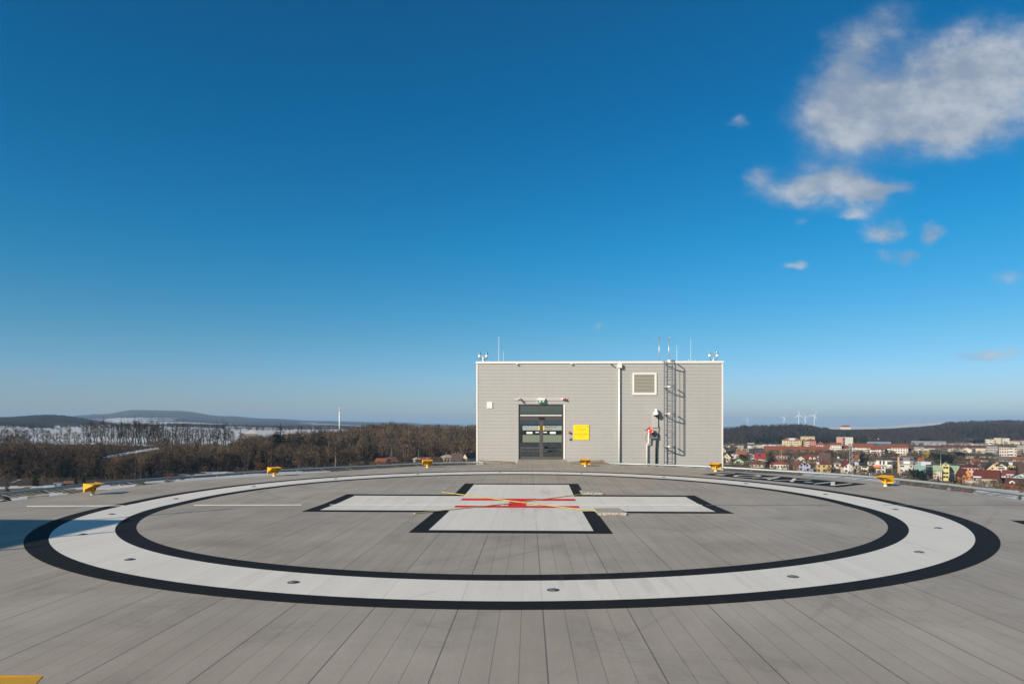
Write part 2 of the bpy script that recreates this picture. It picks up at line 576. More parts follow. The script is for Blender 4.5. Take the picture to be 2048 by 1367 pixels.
def ring(ra, rb, n=180):
    out = []
    for i in range(n):
        a, c = 2*math.pi*i/n, 2*math.pi*(i+1)/n
        out.append([(ra*math.cos(a), ra*math.sin(a)), (rb*math.cos(a), rb*math.sin(a)), (rb*math.cos(c), rb*math.sin(c)), (ra*math.cos(c), ra*math.sin(c))])
    return out
bm_obj('black_ring', flat(ring(11.41, 11.82), .004), M_black, deck)['label'] = 'outer black border ring'
bm_obj('white_ring', flat(ring(10.23, 11.41), .004), M_white, deck)
bm_obj('black_ring', flat(ring(9.82, 10.23), .004), M_black, deck)['label'] = 'inner black border ring'

CR_O, CR_A = (.16, .17), -.009
def rotp(x, y, o=CR_O, a=CR_A):
    return (o[0]+x*math.cos(a)-y*math.sin(a), o[1]+x*math.sin(a)+y*math.cos(a))
def rects(lst):
    return [[rotp(x0, y0), rotp(x1, y0), rotp(x1, y1), rotp(x0, y1)] for x0, x1, y0, y1 in lst]
L, Wd, B = 5.45, 1.82, .38
bm_obj('white_cross', flat(rects([(-Wd, Wd, -L, -Wd), (-Wd, Wd, Wd, L), (-L, L, -Wd, Wd)]), .004), M_white, deck)
o_ = [(-Wd-B, Wd+B, L, L+B), (-Wd-B, Wd+B, -L-B, -L), (-L-B, -L, -Wd-B, Wd+B), (L, L+B, -Wd-B, Wd+B)]
for sx in (-1, 1):
    for sy in (-1, 1):
        xs, ys = sorted((sx*Wd, sx*(Wd+B))), sorted((sy*Wd, sy*L))
        o_.append((*xs, *ys))
        xs, ys = sorted((sx*(Wd+B), sx*L)), sorted((sy*Wd, sy*(Wd+B)))
        o_.append((*xs, *ys))
bm_obj('cross_border', flat(rects(o_), .0045), M_black, deck)
bm_obj('red_letter_h', flat(rects([(-1.8, 1.8, .68, 1.16), (-1.8, 1.8, -1.06, -.58), (-.26, .26, -.58, .68)]), .008), M_red, deck)

def text_mesh(s, mats, h, name='lettering', parent=None, bold=0.0, width=None, align='CENTER', depth=0.0, space=1.0):
    cu = bpy.data.curves.new('text_curve', 'FONT')
    cu.body = s
    cu.offset = bold
    cu.align_x = align
    cu.extrude = depth
    cu.space_character = space
    o = bpy.data.objects.new('text_tmp', cu)
    C.objects.link(o)
    dg = bpy.context.evaluated_depsgraph_get()
    me = bpy.data.meshes.new_from_object(o.evaluated_get(dg))
    bpy.data.objects.remove(o)
    n = len(me.vertices)
    a = np.empty(n*3)
    me.vertices.foreach_get('co', a)
    a = a.reshape(-1, 3)
    mn, mx = a.min(0), a.max(0)
    sc_ = h/(mx[1]-mn[1])
    sx = sc_ if width is None else width/(mx[0]-mn[0])
    a[:, 1] = (a[:, 1]-mn[1])*sc_
    a[:, 0] = (a[:, 0]-(mn[0]+mx[0])/2)*sx if align == 'CENTER' else (a[:, 0]-mn[0])*sx
    me.vertices.foreach_set('co', a.ravel())
    me.materials.clear()
    me.materials.append(mats)
    me.update()
    return me, a
# identification panel: letters read clockwise, tops outward
P1, P2, P4 = deck_at(1403, 948.3), deck_at(1466, 944), deck_at(1675.6, 974)
ex = (P4-P1); ex.z = 0; LX = ex.length; ex.normalize()
ey = Vector((-ex.y, ex.x, 0)); LY = 2.05
def pan(x, y):
    p = P1+ex*x+ey*y
    return (p.x, p.y)
pp = bm_obj('identification_panel', flat([[pan(0, 0), pan(LX, 0), pan(LX, LY), pan(0, LY)]], .004, False), M_black, deck)
me, a = text_mesh('LOAX-N', M_white, LY*.70, bold=.0, width=LX*.88, space=1.22)
for v in me.vertices:
    x, y = pan(v.co.x+LX*.5, v.co.y+LY*.16)
    v.co = (x, y, dz(y)+.008)
link('lettering', me, pp)
# the second panel, only a corner of it in view
Q1 = deck_at(2019.5, 1039.3)
ang = math.atan2(Q1.y, Q1.x)
ro = Vector((math.cos(ang-.02), math.sin(ang-.02), 0)); ta = Vector((ro.y, -ro.x, 0))
q = [Q1, Q1+ta*6, Q1+ta*6+ro*2, Q1+ro*2]
bm_obj('identification_panel', flat([[(p.x, p.y) for p in q]], .004, False), M_black, deck)

# seam cover strips: bright on the left, dull on the right
def strip(name, u0, v0, u1, v1, w, h, m, parent, lift=0):
    a, c = deck_at(u0, v0), deck_at(u1, v1)
    d = (c-a); d.z = 0; d.normalize()
    nn = Vector((-d.y, d.x, 0))
    mb = MB()
    k = 24
    vs, fs = [], []
    for i in range(k+1):
        p = a.lerp(c, i/k)
        for off, zz in ((-w, lift), (-w*.6, h+lift), (w*.6, h+lift), (w, lift)):
            q = p+nn*off
            vs.append((q.x, q.y, dz(q.y)+zz))
    for i in range(k):
        for j in range(3):
            fs.append((i*4+j+1, i*4+j, i*4+4+j, i*4+5+j))
    mb.add(vs, fs)
    return mb.build(name, m, parent)
M_jw = mat('pale_joint_cover', (.70, .68, .63), .45, .1, .2, 3)
M_jg = mat('bluish_joint_cover', (.16, .19, .21), .4, .4, .15, 3)
strip('joint_cover', 55, 1011.9, 250, 1011.0, .05, .012, M_jw, deck)['label'] = 'pale seam strip left of the ring'
strip('joint_cover', 388, 1009.6, 604, 1009.2, .045, .012, M_jw, deck)['label'] = 'pale seam strip between ring and cross'
strip('joint_cover', 1412, 1009.5, 1660, 1009.2, .035, .010, M_jg, deck)['label'] = 'blue grey seam strip right of the cross'
strip('joint_cover', 1765, 1009.2, 2070, 1009.2, .035, .010, M_jg, deck)['label'] = 'blue grey seam strip outside the ring'
strip('joint_cover', 660, 1009.3, 1008, 1009.3, .03, .008, M_white, deck, .006)['label'] = 'white painted seam strip on the left arm of the cross'
strip('joint_cover', 1060, 1009.3, 1404, 1009.3, .03, .008, M_white, deck, .006)['label'] = 'white painted seam strip on the right arm of the cross'

# flush lights in the white ring
def flush_light():
    t = thing('flush_light', '', 'flush light', group='flush lights in the white ring')
    MB().lathe([(.135, 0), (.135, .006), (.115, .013), (.095, .010)], 24).build('rim', M_dark, t, True)
    MB().lathe([(.094, 0), (.094, .012), (.07, .026), (.03, .034), (.004, .036)], 20).build('lens', mat('lamp_lens', (.10, .11, .11), .1, 0, .1, 20, spec=.6), t, True)
    for k in range(3):
        w = k*2.1
        MB().lathe([(.011, .011), (.011, .016)], 8, (.118*math.cos(w), .118*math.sin(w), 0)).build('screw', M_alu, t)
    return t
fl_labels = {
 -87: 'flush ring light nearest the camera, straight below the white cross', -107: 'flush ring light near the front, left of the nearest one',
 -127: 'flush ring light at the left front curve of the white ring', -147: 'flush ring light just in front of the blue shadow on the left of the ring',
 -167: 'flush ring light just behind the blue shadow on the left of the ring', 173: 'flush ring light just behind the left seam strip',
 153: 'flush ring light in front of the second yellow floodlight from the left', 133: 'flush ring light at the far left of the ring, before the wooded slope',
 113: 'flush ring light in front of the yellow floodlight left of the tower', 93: 'farthest flush ring light, in front of the glass door',
 73: 'flush ring light at the back, in front of the yellow floodlight by the wall', 53: 'flush ring light at the far right, in front of the caged ladder',
 33: 'flush ring light beside the black letter panel, its inner middle', 13: 'flush ring light just behind the right seam strip',
 -7: 'flush ring light just in front of the right seam strip', -27: 'flush ring light on the rightmost curve of the white ring',
 -47: 'flush ring light at the right front curve of the white ring', -67: 'flush ring light right of the nearest one, at the front'}
fl0 = flush_light()
for i, (dg_, lb) in enumerate(fl_labels.items()):
    o = fl0 if i == 0 else copy_tree(fl0)
    a = R(dg_)+PSI
    x, y = 10.82*math.cos(a), 10.82*math.sin(a)
    o.location = (x, y, dz(y)+.0045)
    o.scale = (.64, .64, .7)
    o.rotation_euler = (0, 0, a)
    o['label'] = lb

# yellow perimeter floodlights, hoods open towards the pad centre (local -x is outward)
def perimeter_light():
    t = thing('perimeter_light', '', 'floodlight', group='yellow floodlights round the deck edge')
    hw = .24
    h = MB()
    # back plate, sloping roof, triangular cheeks
    h.prism([(-.17, .11), (-.155, .11), (-.155, .385), (-.17, .40)], -hw, hw)
    h.prism([(-.1545, .372), (.20, .342), (.20, .356), (-.1545, .388)], -hw, hw)
    for s in (-1, 1):
        y = s*(hw+.0015)
        h.prism([(-.17, .11), (-.125, .11), (-.11, .20), (.20, .335), (.20, .357), (-.17, .402)], min(y, y+s*.008), max(y, y+s*.008))
    h.build('hood', M_yellow, t)
    MB().tube([(-.03, -.15, .285), (-.03, .15, .285)], .045, 12).build('lamp_tube', M_yellow, t, True)
    MB().box(-.085, .02, -.19, .19, .335, .347).build('reflector', M_dark, t)
    MB().tube([(-.03, 0, .12), (-.03, 0, .245)], .028, 10).build('stem', M_yellow, t, True)
    for y in (-.17, .17):
        MB().lathe([(.014, 0), (.014, .008), (.004, .011)], 8, (0, 0, 0), 'y').build('bolt', M_galv, t).matrix_local = Matrix.Translation((-.171, y, .33)) @ Matrix.Rotation(R(-90), 4, 'Z')
    MB().tube([(-.03, .05, .10), (-.06, .10, .03), (-.10, .13, .008), (-.16, .15, .008)], .009, 6).build('cable', M_blackp, t, True)
    MB().box(-.028, .0, -.14, .14, .232, .238).build('lamp_lens', MATS['lamp_lens'], t)
    MB().lathe([(.03, .055), (.055, .065), (.066, .10), (.06, .14), (.03, .16)], 16, (-.03, 0, 0)).build('joint_housing', M_yellow, t, True)
    MB().lathe([(.075, 0), (.072, .015), (.04, .04), (.032, .06)], 16, (-.03, 0, 0)).build('foot', M_whitep, t, True)
    return t
pl_pos = [((187, 988.5), 'yellow floodlight on the deck edge at far left, above the small huts'),
          ((549, 951.4), 'yellow floodlight on the deck edge before the wooded slope, second from left'),
          ((855, 934.4), 'yellow floodlight on the deck edge left of the tower, before red roofed houses'),
          ((1170.3, 932.4), 'yellow floodlight right of the glass door, in front of the grating'),
          ((1430.6, 942.4), 'yellow floodlight at the right corner of the tower, behind the black letter panel'),
          ((1769.5, 971.8), 'yellow floodlight at far right, in front of the town')]
pl0 = perimeter_light()
for i, (px, lb) in enumerate(pl_pos):
    o = pl0 if i == 0 else copy_tree(pl0)
    p = deck_at(*px)
    o.location = p
    o.rotation_euler = (0, 0, math.atan2(-p.y, -p.x))
    o['label'] = lb
o = copy_tree(pl0)
o.location = (*XY(-3.66, 4.76), dz(15.2)-.02)
o.rotation_euler = (0, 0, R(22))
o['label'] = 'yellow floodlight cut off by the bottom left corner, nearest the camera'

# X of yellow laths over the H, held by slabs
def lath(pts, label):
    ps = [deck_at(u, v) for u, v in pts]
    t = thing('marker_lath', label, 'lath', ps[0], 0, 'yellow laths laid as an X')
    d = (ps[-1]-ps[0]).normalized()
    nn = Vector((-d.y, d.x, 0)).normalized()*.036
    vs, fs = [], []
    for p in ps:
        q = p-ps[0]
        for s, z in ((-1, .008), (1, .008), (1, .024), (-1, .024)):
            vs.append(q+nn*s+Vector((0, 0, z)))
    for i in range(len(ps)-1):
        for j in range(4):
            fs.append((i*4+j, i*4+(j+1) % 4, i*4+4+(j+1) % 4, i*4+4+j))
    fs += [(3, 2, 1, 0), tuple(range(len(ps)*4-4, len(ps)*4))]
    MB().add(vs, fs).build('lath', M_yrope, t)
    return t
lath([(884.8, 985.3), (960, 994.5), (1035, 1004.6), (1110, 1013.8), (1197, 1023.7)], 'yellow lath crossing the red H from far left to the near grey slab').location.z += .017
lath([(828.8, 1027), (930, 1016.5), (1035, 1005.2), (1105, 996.2), (1170, 987.6)], 'yellow lath crossing the red H from near left to the far grey slab')
def slab(u0, u1, v, dep, label):
    p0, p1 = deck_at(u0, v), deck_at(u1, v)
    w = (p1-p0).length
    t = thing('weight_slab', label, 'slab', p0, math.atan2(p1.y-p0.y, p1.x-p0.x), 'slabs weighting the laths')
    MB().bevbox(.03, w-.03, .02, dep, .0, .062, .012).build('slab', M_slab, t)
    mb = MB()
    rnd = random.Random(int(u0))
    vs, fs = [], []
    k = 16
    for i in range(k+1):
        x = w*i/k
        for j, (yy, zz) in enumerate(((-.05, .004), (-.03, .03), (.0, .066), (.05, .070))):
            vs.append((x+rnd.uniform(-.02, .02), yy+rnd.uniform(-.025, .02), zz+rnd.uniform(-.006, .008)))
    for i in range(k):
        for j in range(3):
            fs.append((i*4+j, i*4+4+j, i*4+5+j, i*4+j+1))
    mb.add(vs, fs)
    mb.build('torn_wrapping', M_foil, t)
    return t
slab(1194, 1253, 1029.5, 1.0, 'near grey slab with torn wrapping, lower right of the red H')
slab(1163, 1206, 988.6, .9, 'far grey slab at the upper right of the red H')

# ------------------------------------------------------------------ stair tower
TX, TY, TZ = -2.679, 20.13, 6.13
PPM = 33.35
def bx(u): return (u-952)/PPM
def bz(v): return TZ-(v-722)/PPM
TW = bx(1444)
tower = thing('stair_tower', 'grey corrugated metal stair tower with glass door at the deck edge', 'building', (TX, TY, 0))
ZB = -6.0
PITCH = .0853
def corr(mb, x0, x1, z0, z1, y=0.0, dep=.028):
    k0, k1 = math.floor(z0/PITCH)-1, math.ceil(z1/PITCH)+1
    pts = []
    for k in range(k0, k1):
        for fz, yy in ((0, 0), (.52, 0), (.62, dep), (.90, dep)):
            pts.append(((k+fz)*PITCH, yy))
    pr = [(z, yy) for z, yy in pts if z0 < z < z1]
    def at(z):
        f = (z/PITCH) % 1
        return float(np.interp(f, [0, .52, .62, .90, 1], [0, 0, dep, dep, 0]))
    pr = [(z0, at(z0))]+pr+[(z1, at(z1))]
    vs, fs = [], []
    for z, yy in pr:
        vs += [(x0, y+yy, z), (x1, y+yy, z)]
    for i in range(len(pr)-1):
        fs.append((2*i, 2*i+1, 2*i+3, 2*i+2))
    mb.add(vs, fs)
D0, D1, DT, DB = bx(1037), bx(1127), bz(808), bz(918)
w = MB()
corr(w, .09, D0, -1.0, TZ-.10)
corr(w, D1, TW-.07, -1.0, TZ-.10)
corr(w, D0, D1, DT, TZ-.10)
corr(w, D0, D1, -1.0, DB-.02)
# sides, back and roof
w.box(.03, .09, .06, 9.0, ZB, TZ-.12)
w.box(TW-.07, TW-.01, .06, 9.0, ZB, TZ-.12)
w.box(.09, TW-.07, 8.9, 9.0, ZB, TZ-.12)
w.box(.09, TW-.07, .06, 8.9, TZ-.32, TZ-.2)
w.box(.09, TW-.07, .05, .09, ZB, -1.0)
w.build('wall', M_wall, tower)
MB().box(-.03, TW+.03, -.055, .20, TZ-.13, TZ).box(-.03, .20, .20, 9.05, TZ-.13, TZ).box(TW-.2, TW+.03, .2, 9.05, TZ-.13, TZ).box(.2, TW-.2, 8.8, 9.05, TZ-.13, TZ).build('parapet_cap', M_trim, tower)
MB().box(.0, .088, -.012, .059, -1.0, TZ-.132).build('corner_trim', M_trim, tower)
MB().box(TW-.069, TW+.005, -.012, .059, -1.0, TZ-.132).build('corner_trim', M_trim, tower)
# downpipe with hopper
dp = MB().tube([(bx(1238), -.09, TZ-.35), (bx(1238), -.09, -.6)], .055, 12)
dp.build('downpipe', M_trim, tower, True)
MB().bevbox(bx(1234.5), bx(1243), -.22, -.005, bz(736), bz(727.5), .012).build('rain_hopper', M_trim, tower)
# louvred vent
vx0, vx1, vz0, vz1 = bx(1264.5), bx(1312.5), bz(789.5), bz(745)
f = 0.105
vent = MB().box(vx0, vx1, -.045, -.002, vz1-f, vz1).box(vx0, vx1, -.045, -.002, vz0, vz0+f*1.3).box(vx0, vx0+f, -.045, -.002, vz0+f*1.3, vz1-f).box(vx1-f*1.2, vx1, -.045, -.002, vz0+f*1.3, vz1-f).build('louvre_vent', M_trim, tower)
sl = MB()
k = 13
for i in range(k):
    z = vz0+f*1.3+(vz1-vz0-2.3*f)*(i+.1)/k
    h = (vz1-vz0-2.3*f)/k
    sl.add([(vx0+f, -.04, z), (vx1-f*1.2, -.04, z), (vx1-f*1.2, -.006, z+h*.8), (vx0+f, -.006, z+h*.8),
            (vx0+f, -.036, z-.006), (vx1-f*1.2, -.036, z-.006), (vx1-f*1.2, -.002, z+h*.8-.006), (vx0+f, -.002, z+h*.8-.006)],
           [(0, 1, 2, 3), (7, 6, 5, 4), (0, 4, 5, 1), (3, 2, 6, 7)])
sl.build('louvre_slats', mat('louvre_grey', (.34, .33, .29), .5, .2, .05, 4), vent)
MB().box(vx0+f, vx1-f*1.2, -.0015, .0, vz0+f*1.3, vz1-f).build('louvre_back', M_blackp, vent)
# cable duct over the door, square cover plate
MB().box(bx(1029), bx(1135), -.03, -.002, bz(800.5), bz(795)).build('cable_duct', M_wall, tower)
MB().bevbox(bx(973.5), bx(984.5), -.04, -.002, bz(816), bz(803), .008).build('cover_plate', M_trim, tower)
# door
yd = .10
dr = MB()
dr.box(D0, D0+.10, yd-.03, yd+.06, DB, DT).box(D1-.10, D1, yd-.03, yd+.06, DB, DT)
dr.box(D0+.10, D1-.10, yd-.03, yd+.06, DT-.10, DT)
dr.box(D0+.10, D1-.10, yd-.03, yd+.06, DB, DB+.02)
door = dr.build('door', M_dark, tower)
MB().box(D0+.10, D1-.10, yd+.01, yd+.024, bz(829), DT-.10).build('transom_pane', M_glass, door)
MB().box(D0+.10, D1-.10, yd-.05, yd+.05, bz(840.5), bz(831.5)).build('door_header', mat('door_operator_grey', (.075, .07, .075), .4, .1, .05, 4), door)
MB().box(D0+.10, D1-.10, yd-.055, yd+.04, bz(831), bz(829.3)).build('silver_rail', M_whitep, door)
MB().bevbox(bx(1077), bx(1088), yd-.12, yd-.05, bz(837.5), bz(834), .01).build('motion_sensor', M_blackp, door)
xm = bx(1082.5)
for (xa, xb, st) in ((D0+.10, xm, 1), (xm, D1-.10, -1)):
    lf = MB()
    g = .012
    sw = .10
    if st > 0:
        lf.box(xb-sw, xb-g/4, yd-.02, yd+.03, DB+.02, bz(841))
        gx0, gx1 = xa, xb-sw
    else:
        lf.box(xa+g/4, xa+sw, yd-.02, yd+.03, DB+.02, bz(841))
        gx0, gx1 = xa+sw, xb
    lf.box(gx0, gx1, yd-.02, yd+.03, DB+.02, DB+.15)
    leaf = lf.build('door_leaf', mat('door_stile_grey', (.085, .083, .088), .42, .1, .05, 4), door)
    leaf.parent = door
    MB().box(gx0, gx1, yd, yd+.012, DB+.15, bz(841)).build('glass_pane', M_glass, door)
    fa, fb = (gx0+.14, gx1) if st > 0 else (gx0, gx1)
    MB().box(fa, fb, yd-.004, yd-.001, bz(860), bz(851)).build('frosted_band', M_frost, door)
    MB().box(fa, fb, yd-.004, yd-.001, bz(884), bz(869.3)).build('olive_band', M_olive, door)
    if st > 0:
        MB().box(gx1-.06, gx1-.002, yd-.007, yd-.0045, bz(860), bz(851)).build('yellow_mark', M_ysign, door)
        MB().box(bx(1053), bx(1065), yd-.005, yd-.002, bz(867), bz(863)).build('white_notice', M_whitep, door)
        MB().box(bx(1071), bx(1077.5), yd-.005, yd-.002, bz(865), bz(863)).build('white_notice', M_whitep, door)
    else:
        MB().box(gx0+.002, gx0+.07, yd-.007, yd-.0045, bz(860), bz(851)).build('yellow_mark', M_ysign, door)
        MB().box(bx(1087), bx(1094), yd-.005, yd-.002, bz(865), bz(863)).build('white_notice', M_whitep, door)
        MB().box(bx(1100), bx(1111.5), yd-.005, yd-.002, bz(867), bz(862.8)).build('white_notice', M_whitep, door)
def wall_text(s, m, h, x, z, y, parent, width=None, align='LEFT', bold=.01):
    me, a = text_mesh(s, m, h, width=width, align=align, bold=bold)
    for v in me.vertices:
        v.co = (v.co.x+x, y, v.co.y+z)
    return link('lettering', me, parent)
wall_text('Ausgang Schrannen', M_text, .085, bx(1089), bz(854.8), yd-.006, door, .76)
wall_text('Landeplatz', M_textred, .075, bx(1089), bz(858.4), yd-.006, door, .47)
# jambs and room behind the glass
MB().box(D1, D1+.10, -.02, .098, DB, DT+.0).build('door_jamb', M_trim, tower)
rm = MB()
rm.add([(D0-1.0, 3.6, DB), (D1+1.4, 3.6, DB), (D1+1.4, 3.6, DT+.2), (D0-1.0, 3.6, DT+.2), (D0-1.0, .17, DB), (D1+1.4, .17, DB), (D1+1.4, .17, DT+.2), (D0-1.0, .17, DT+.2)],
       [(0, 1, 2, 3), (4, 5, 1, 0), (3, 2, 6, 7), (0, 3, 7, 4), (1, 5, 6, 2)])
rm.build('entrance_room', M_roomwall, tower)
MB().box(D0+.3, D0+1.1, 2.2, 3.0, DB+.004, DB+.95).box(D1-.9, D1+.3, 2.6, 3.2, DB+.004, DB+1.1).build('indoor_cabinet', M_dark, tower)
# threshold ramp to the deck
y0 = deck_at(1080, 928.5).y-TY-.02
MB().add([(D0-.02, y0, dz(TY+y0)+.004), (D1+.30, y0, dz(TY+y0)+.004), (D1+.02, .07, DB-.004), (D0-.02, .07, DB-.004)], [(0, 1, 2, 3)]).add(
    [(D0-.02, y0, dz(TY+y0)-.2), (D1+.30, y0, dz(TY+y0)-.2), (D1+.02, .07, DB-.3), (D0-.02, .07, DB-.3),
     (D0-.02, y0, dz(TY+y0)+.003), (D1+.30, y0, dz(TY+y0)+.003), (D1+.02, .07, DB-.005), (D0-.02, .07, DB-.005)],
    [(0, 3, 7, 4), (1, 5, 6, 2)]).build('threshold_ramp', M_deck, tower)

# gratings left and right of the ramp
def grating(name, pts, label, nbar):
    """four corners: front left, front right, back right, back left"""
    t = thing(name, label, 'grating')
    a, b_, c, d = [Vector(p) for p in pts]
    mb = MB()
    for i in range(nbar+1):
        k = i/nbar
        k2 = min(1, k+.05)
        p, q = a.lerp(b_, k), d.lerp(c, k2)
        mb.tube([p, q], .028, 4)
    mb.tube([a, b_], .03, 5).tube([d, c], .03, 5).tube([a, d], .03, 5).tube([b_, c], .03, 5)
    mb.build('bars', mat('rusty_grating', (.24, .20, .15), .7, .3, .2, 6), t)
    MB().add([p-Vector((0, 0, .07)) for p in (a, b_, c, d)], [(0, 1, 2, 3)]).build('tray', mat('grating_tray', (.31, .28, .23), .8, .1, .2, 3), t)
    return t
e = .02
grating('floor_grating', [WP(976, 927.5, 36.4), WP(1031, 928.0, 36.2), WP(1030, 924, 39.9), WP(957, 920, 39.9)], 'sloping metal grating between tower wall and deck, left of the door', 22)
grating('floor_grating', [WP(1148, 928.2, 36.0), WP(1216, 928.6, 35.9), WP(1206, 919.8, 39.6), WP(1140, 923.5, 39.6)], 'sloping metal grating right of the door, behind a yellow floodlight', 22)

# ladder with safety cage
lad = thing('caged_ladder', 'galvanised caged ladder on the front of the stair tower', 'ladder', (TX, TY, 0))
lx0, lx1 = bx(1326.5), bx(1342)
lm = .5*(lx0+lx1)
ly = -.22
for x in (lx0, lx1):
    MB().box(x-.03, x+.03, ly-.018, ly+.018, -.5, TZ+.03).build('stile', mat('ladder_steel', (.20, .23, .27), .45, .5, .12, 8), lad)
for x, s in ((bx(1319.5), -1), (bx(1338.8), 1)):
    MB().tube([(x, ly+.5, TZ-.3), (x, ly+.5, bz(672.5))], .024, 8).tube([(x, ly+.5, bz(673.5)), (x+s*.2, ly+.5, bz(673.5)), (x+s*.21, ly+.5, bz(674.3))], .016, 6).build('handrail_post', M_alu, lad, True)
z = -.2
while z < TZ:
    MB().tube([(lx0, ly, z), (lx1, ly, z)], .015, 6).build('rung', MATS['ladder_steel'], lad)
    z += .315
def hoop(z, rr=.36, dep=.74):
    pts = []
    for i in range(21):
        a = math.pi*i/20
        pts.append((lm-rr*math.cos(a)*1.0, ly-.02-(dep-.02)*math.sin(a)**.8, z))
    return pts
hz_ = [bz(724), bz(774), bz(827), bz(891)]
for z in hz_:
    mb = MB()
    ps = hoop(z)
    vs, fs = [], []
    for p in ps:
        vs += [(p[0], p[1], p[2]-.04), (p[0], p[1], p[2]+.04)]
    for i in range(len(ps)-1):
        fs.append((2*i, 2*i+2, 2*i+3, 2*i+1))
    mb.add(vs, fs)
    ob = mb.build('cage_hoop', M_galv, lad)
    md = ob.modifiers.new('thick', 'SOLIDIFY')
    md.thickness = .008
hp = hoop(0)
for i in (4, 7, 10, 13, 16):
    x, y, _ = hp[i]
    MB().box(x-.014, x+.014, y+.005, y+.013, hz_[3]-.03, hz_[0]+.03).build('cage_strap', M_galv, lad)
for zc in (bz(774), bz(827), bz(891), bz(866)):
    for x in (lx0, lx1):
        MB().box(x-.02, x+.02, ly+.018, -.002, zc-.02, zc+.02).build('wall_bracket', M_galv, lad)

# things fixed to the wall
def at_wall(u, v, dy=0.0):
    return (TX+bx(u), TY+dy, bz(v))
t = thing('dome_camera', 'white dome camera on a grey bracket plate beside the ladder', 'camera', at_wall(1310, 826))
MB().bevbox(-.165, .155, -.05, -.002, -.86, .10, .01).build('back_plate', M_wall, t)
MB().tube([(0, -.04, .22), (0, -.2, .24), (0, -.27, .2)], .05, 10).build('arm', M_whitep, t, True)
MB().lathe([(.05, .26), (.08, .22), (.085, .12), (.15, .02), (.155, -.09), (.15, -.10)], 20, (0, -.27, 0)).build('housing', M_whitep, t, True)
MB().lathe([(.14, -.101), (.13, -.15), (.09, -.20), (.03, -.225), (.003, -.23)], 20, (0, -.27, 0)).build('lens_dome', M_blackp, t, True)
cab = MB().tube([(.17, -.03, .05), (.2, -.03, -.1), (.17, -.03, -.4), (.19, -.03, -.75), (.25, -.04, -.88), (.20, -.04, -1.0), (.17, -.04, -1.25), (.17, -.04, -1.5)], .016, 6)
cab.build('cable', M_blackp, t, True)

t = thing('warning_lamp_post', 'post with red warning lamps and loudspeakers left of the ladder', 'warning lamp', at_wall(1296, 927))
MB().tube([(-.09, -.12, -.5), (-.09, -.12, 1.15), (-.02, -.22, 1.25), (.0, -.22, 1.9)], .045, 8).build('post', M_trim, t, True)
zz = 1.98
for (x, y, z, r, ang) in ((-.12, -.34, zz+.06, .10, 25), (.03, -.30, zz+.16, .075, -10), (.14, -.36, zz-.02, .11, -20), (.05, -.38, zz-.12, .085, 0)):
    h = MB().lathe([(.03, -.12), (.04, 0), (r*.8, .05), (r, .12), (r*.92, .125), (.02, .06)], 16, (0, 0, 0), 'y')
    ob = h.build('lamp_horn', M_redp, t, True)
    ob.location = (x, y, z)
    ob.rotation_euler = (R(-10), 0, R(ang))
MB().lathe([(.03, -.05), (.055, -.04), (.055, .06), (.02, .08)], 12, (-.05, -.42, zz+.0)).build('white_lens', M_whitep, t, True)
MB().tube([(-.26, -.3, zz+.05), (.22, -.3, zz+.02)], .018, 6).build('cross_arm', M_blackp, t, True)
MB().tube([(-.1, -.3, zz-.1), (-.19, -.24, zz-.35), (-.17, -.2, zz-.55), (-.05, -.18, zz-.62)], .012, 6).build('cable', M_blackp, t, True)

t = thing('terminal_box', 'slatted terminal box with thick black cable between lamp post and ladder', 'electric box', at_wall(1306, 872))
MB().bevbox(-.24, .24, -.18, -.005, -.09, .20, .01).build('housing', mat('box_grey_green', (.10, .12, .125), .5, .2, .1, 5), t)
sl = MB()
for i in range(6):
    sl.box(-.22+.075*i, -.20+.075*i, -.20, -.181, -.07, .19)
sl.box(-.25, .25, -.205, -.181, -.115, -.088)
sl.build('front_ribs', M_galvd, t)
MB().tube([(.17, -.10, -.09), (.17, -.10, -.3), (.15, -.09, -.8), (.14, -.09, -1.9)], .05, 8).build('thick_cable', M_blackp, t, True)

t = thing('exit_sign', 'green emergency exit sign above the glass door', 'sign', at_wall(1083, 800.5))
MB().bevbox(-.21, .21, -.16, -.033, -.14, .14, .01).build('lamp_body', M_whitep, t)
g = MB().box(-.205, .205, -.163, -.1605, -.135, .03).build('green_panel', M_green, t)
ps = MB()
ps.box(.08, .115, -.166, -.1635, -.10, .005).box(.045, .08, -.166, -.1635, -.066, -.030).box(.115, .15, -.166, -.1635, -.066, -.030)
ps.box(-.13, -.05, -.166, -.1635, -.12, .015)
ps.build('white_symbol', M_whitep, g)
rn = MB().box(-.10, -.08, -.1685, -.1665, -.11, -.03).lathe([(.012, 0), (.012, .004)], 8, (-.09, -.1665, -.008), 'y')
rn.build('running_figure', M_green, g)

t = thing('bullet_camera', 'small white bullet camera above the left of the glass door', 'camera', at_wall(1040, 798))
MB().tube([(0, -.031, 0), (0, -.12, .02)], .025, 8).build('arm', M_whitep, t, True)
ob = MB().lathe([(.05, -.02), (.062, .0), (.062, .2), (.05, .21)], 14, (0, 0, 0), 'y').build('housing', M_whitep, t, True)
ob.location = (0, -.12, .03)
ob.rotation_euler = (R(14), 0, R(-16))
ob2 = MB().lathe([(.045, .0), (.045, .03), (.02, .034)], 14, (0, 0, 0), 'y').build('lens', M_blackp, t, True)
ob2.location = (-.055, -.325, -.02)
ob2.rotation_euler = (R(14), 0, R(-16))

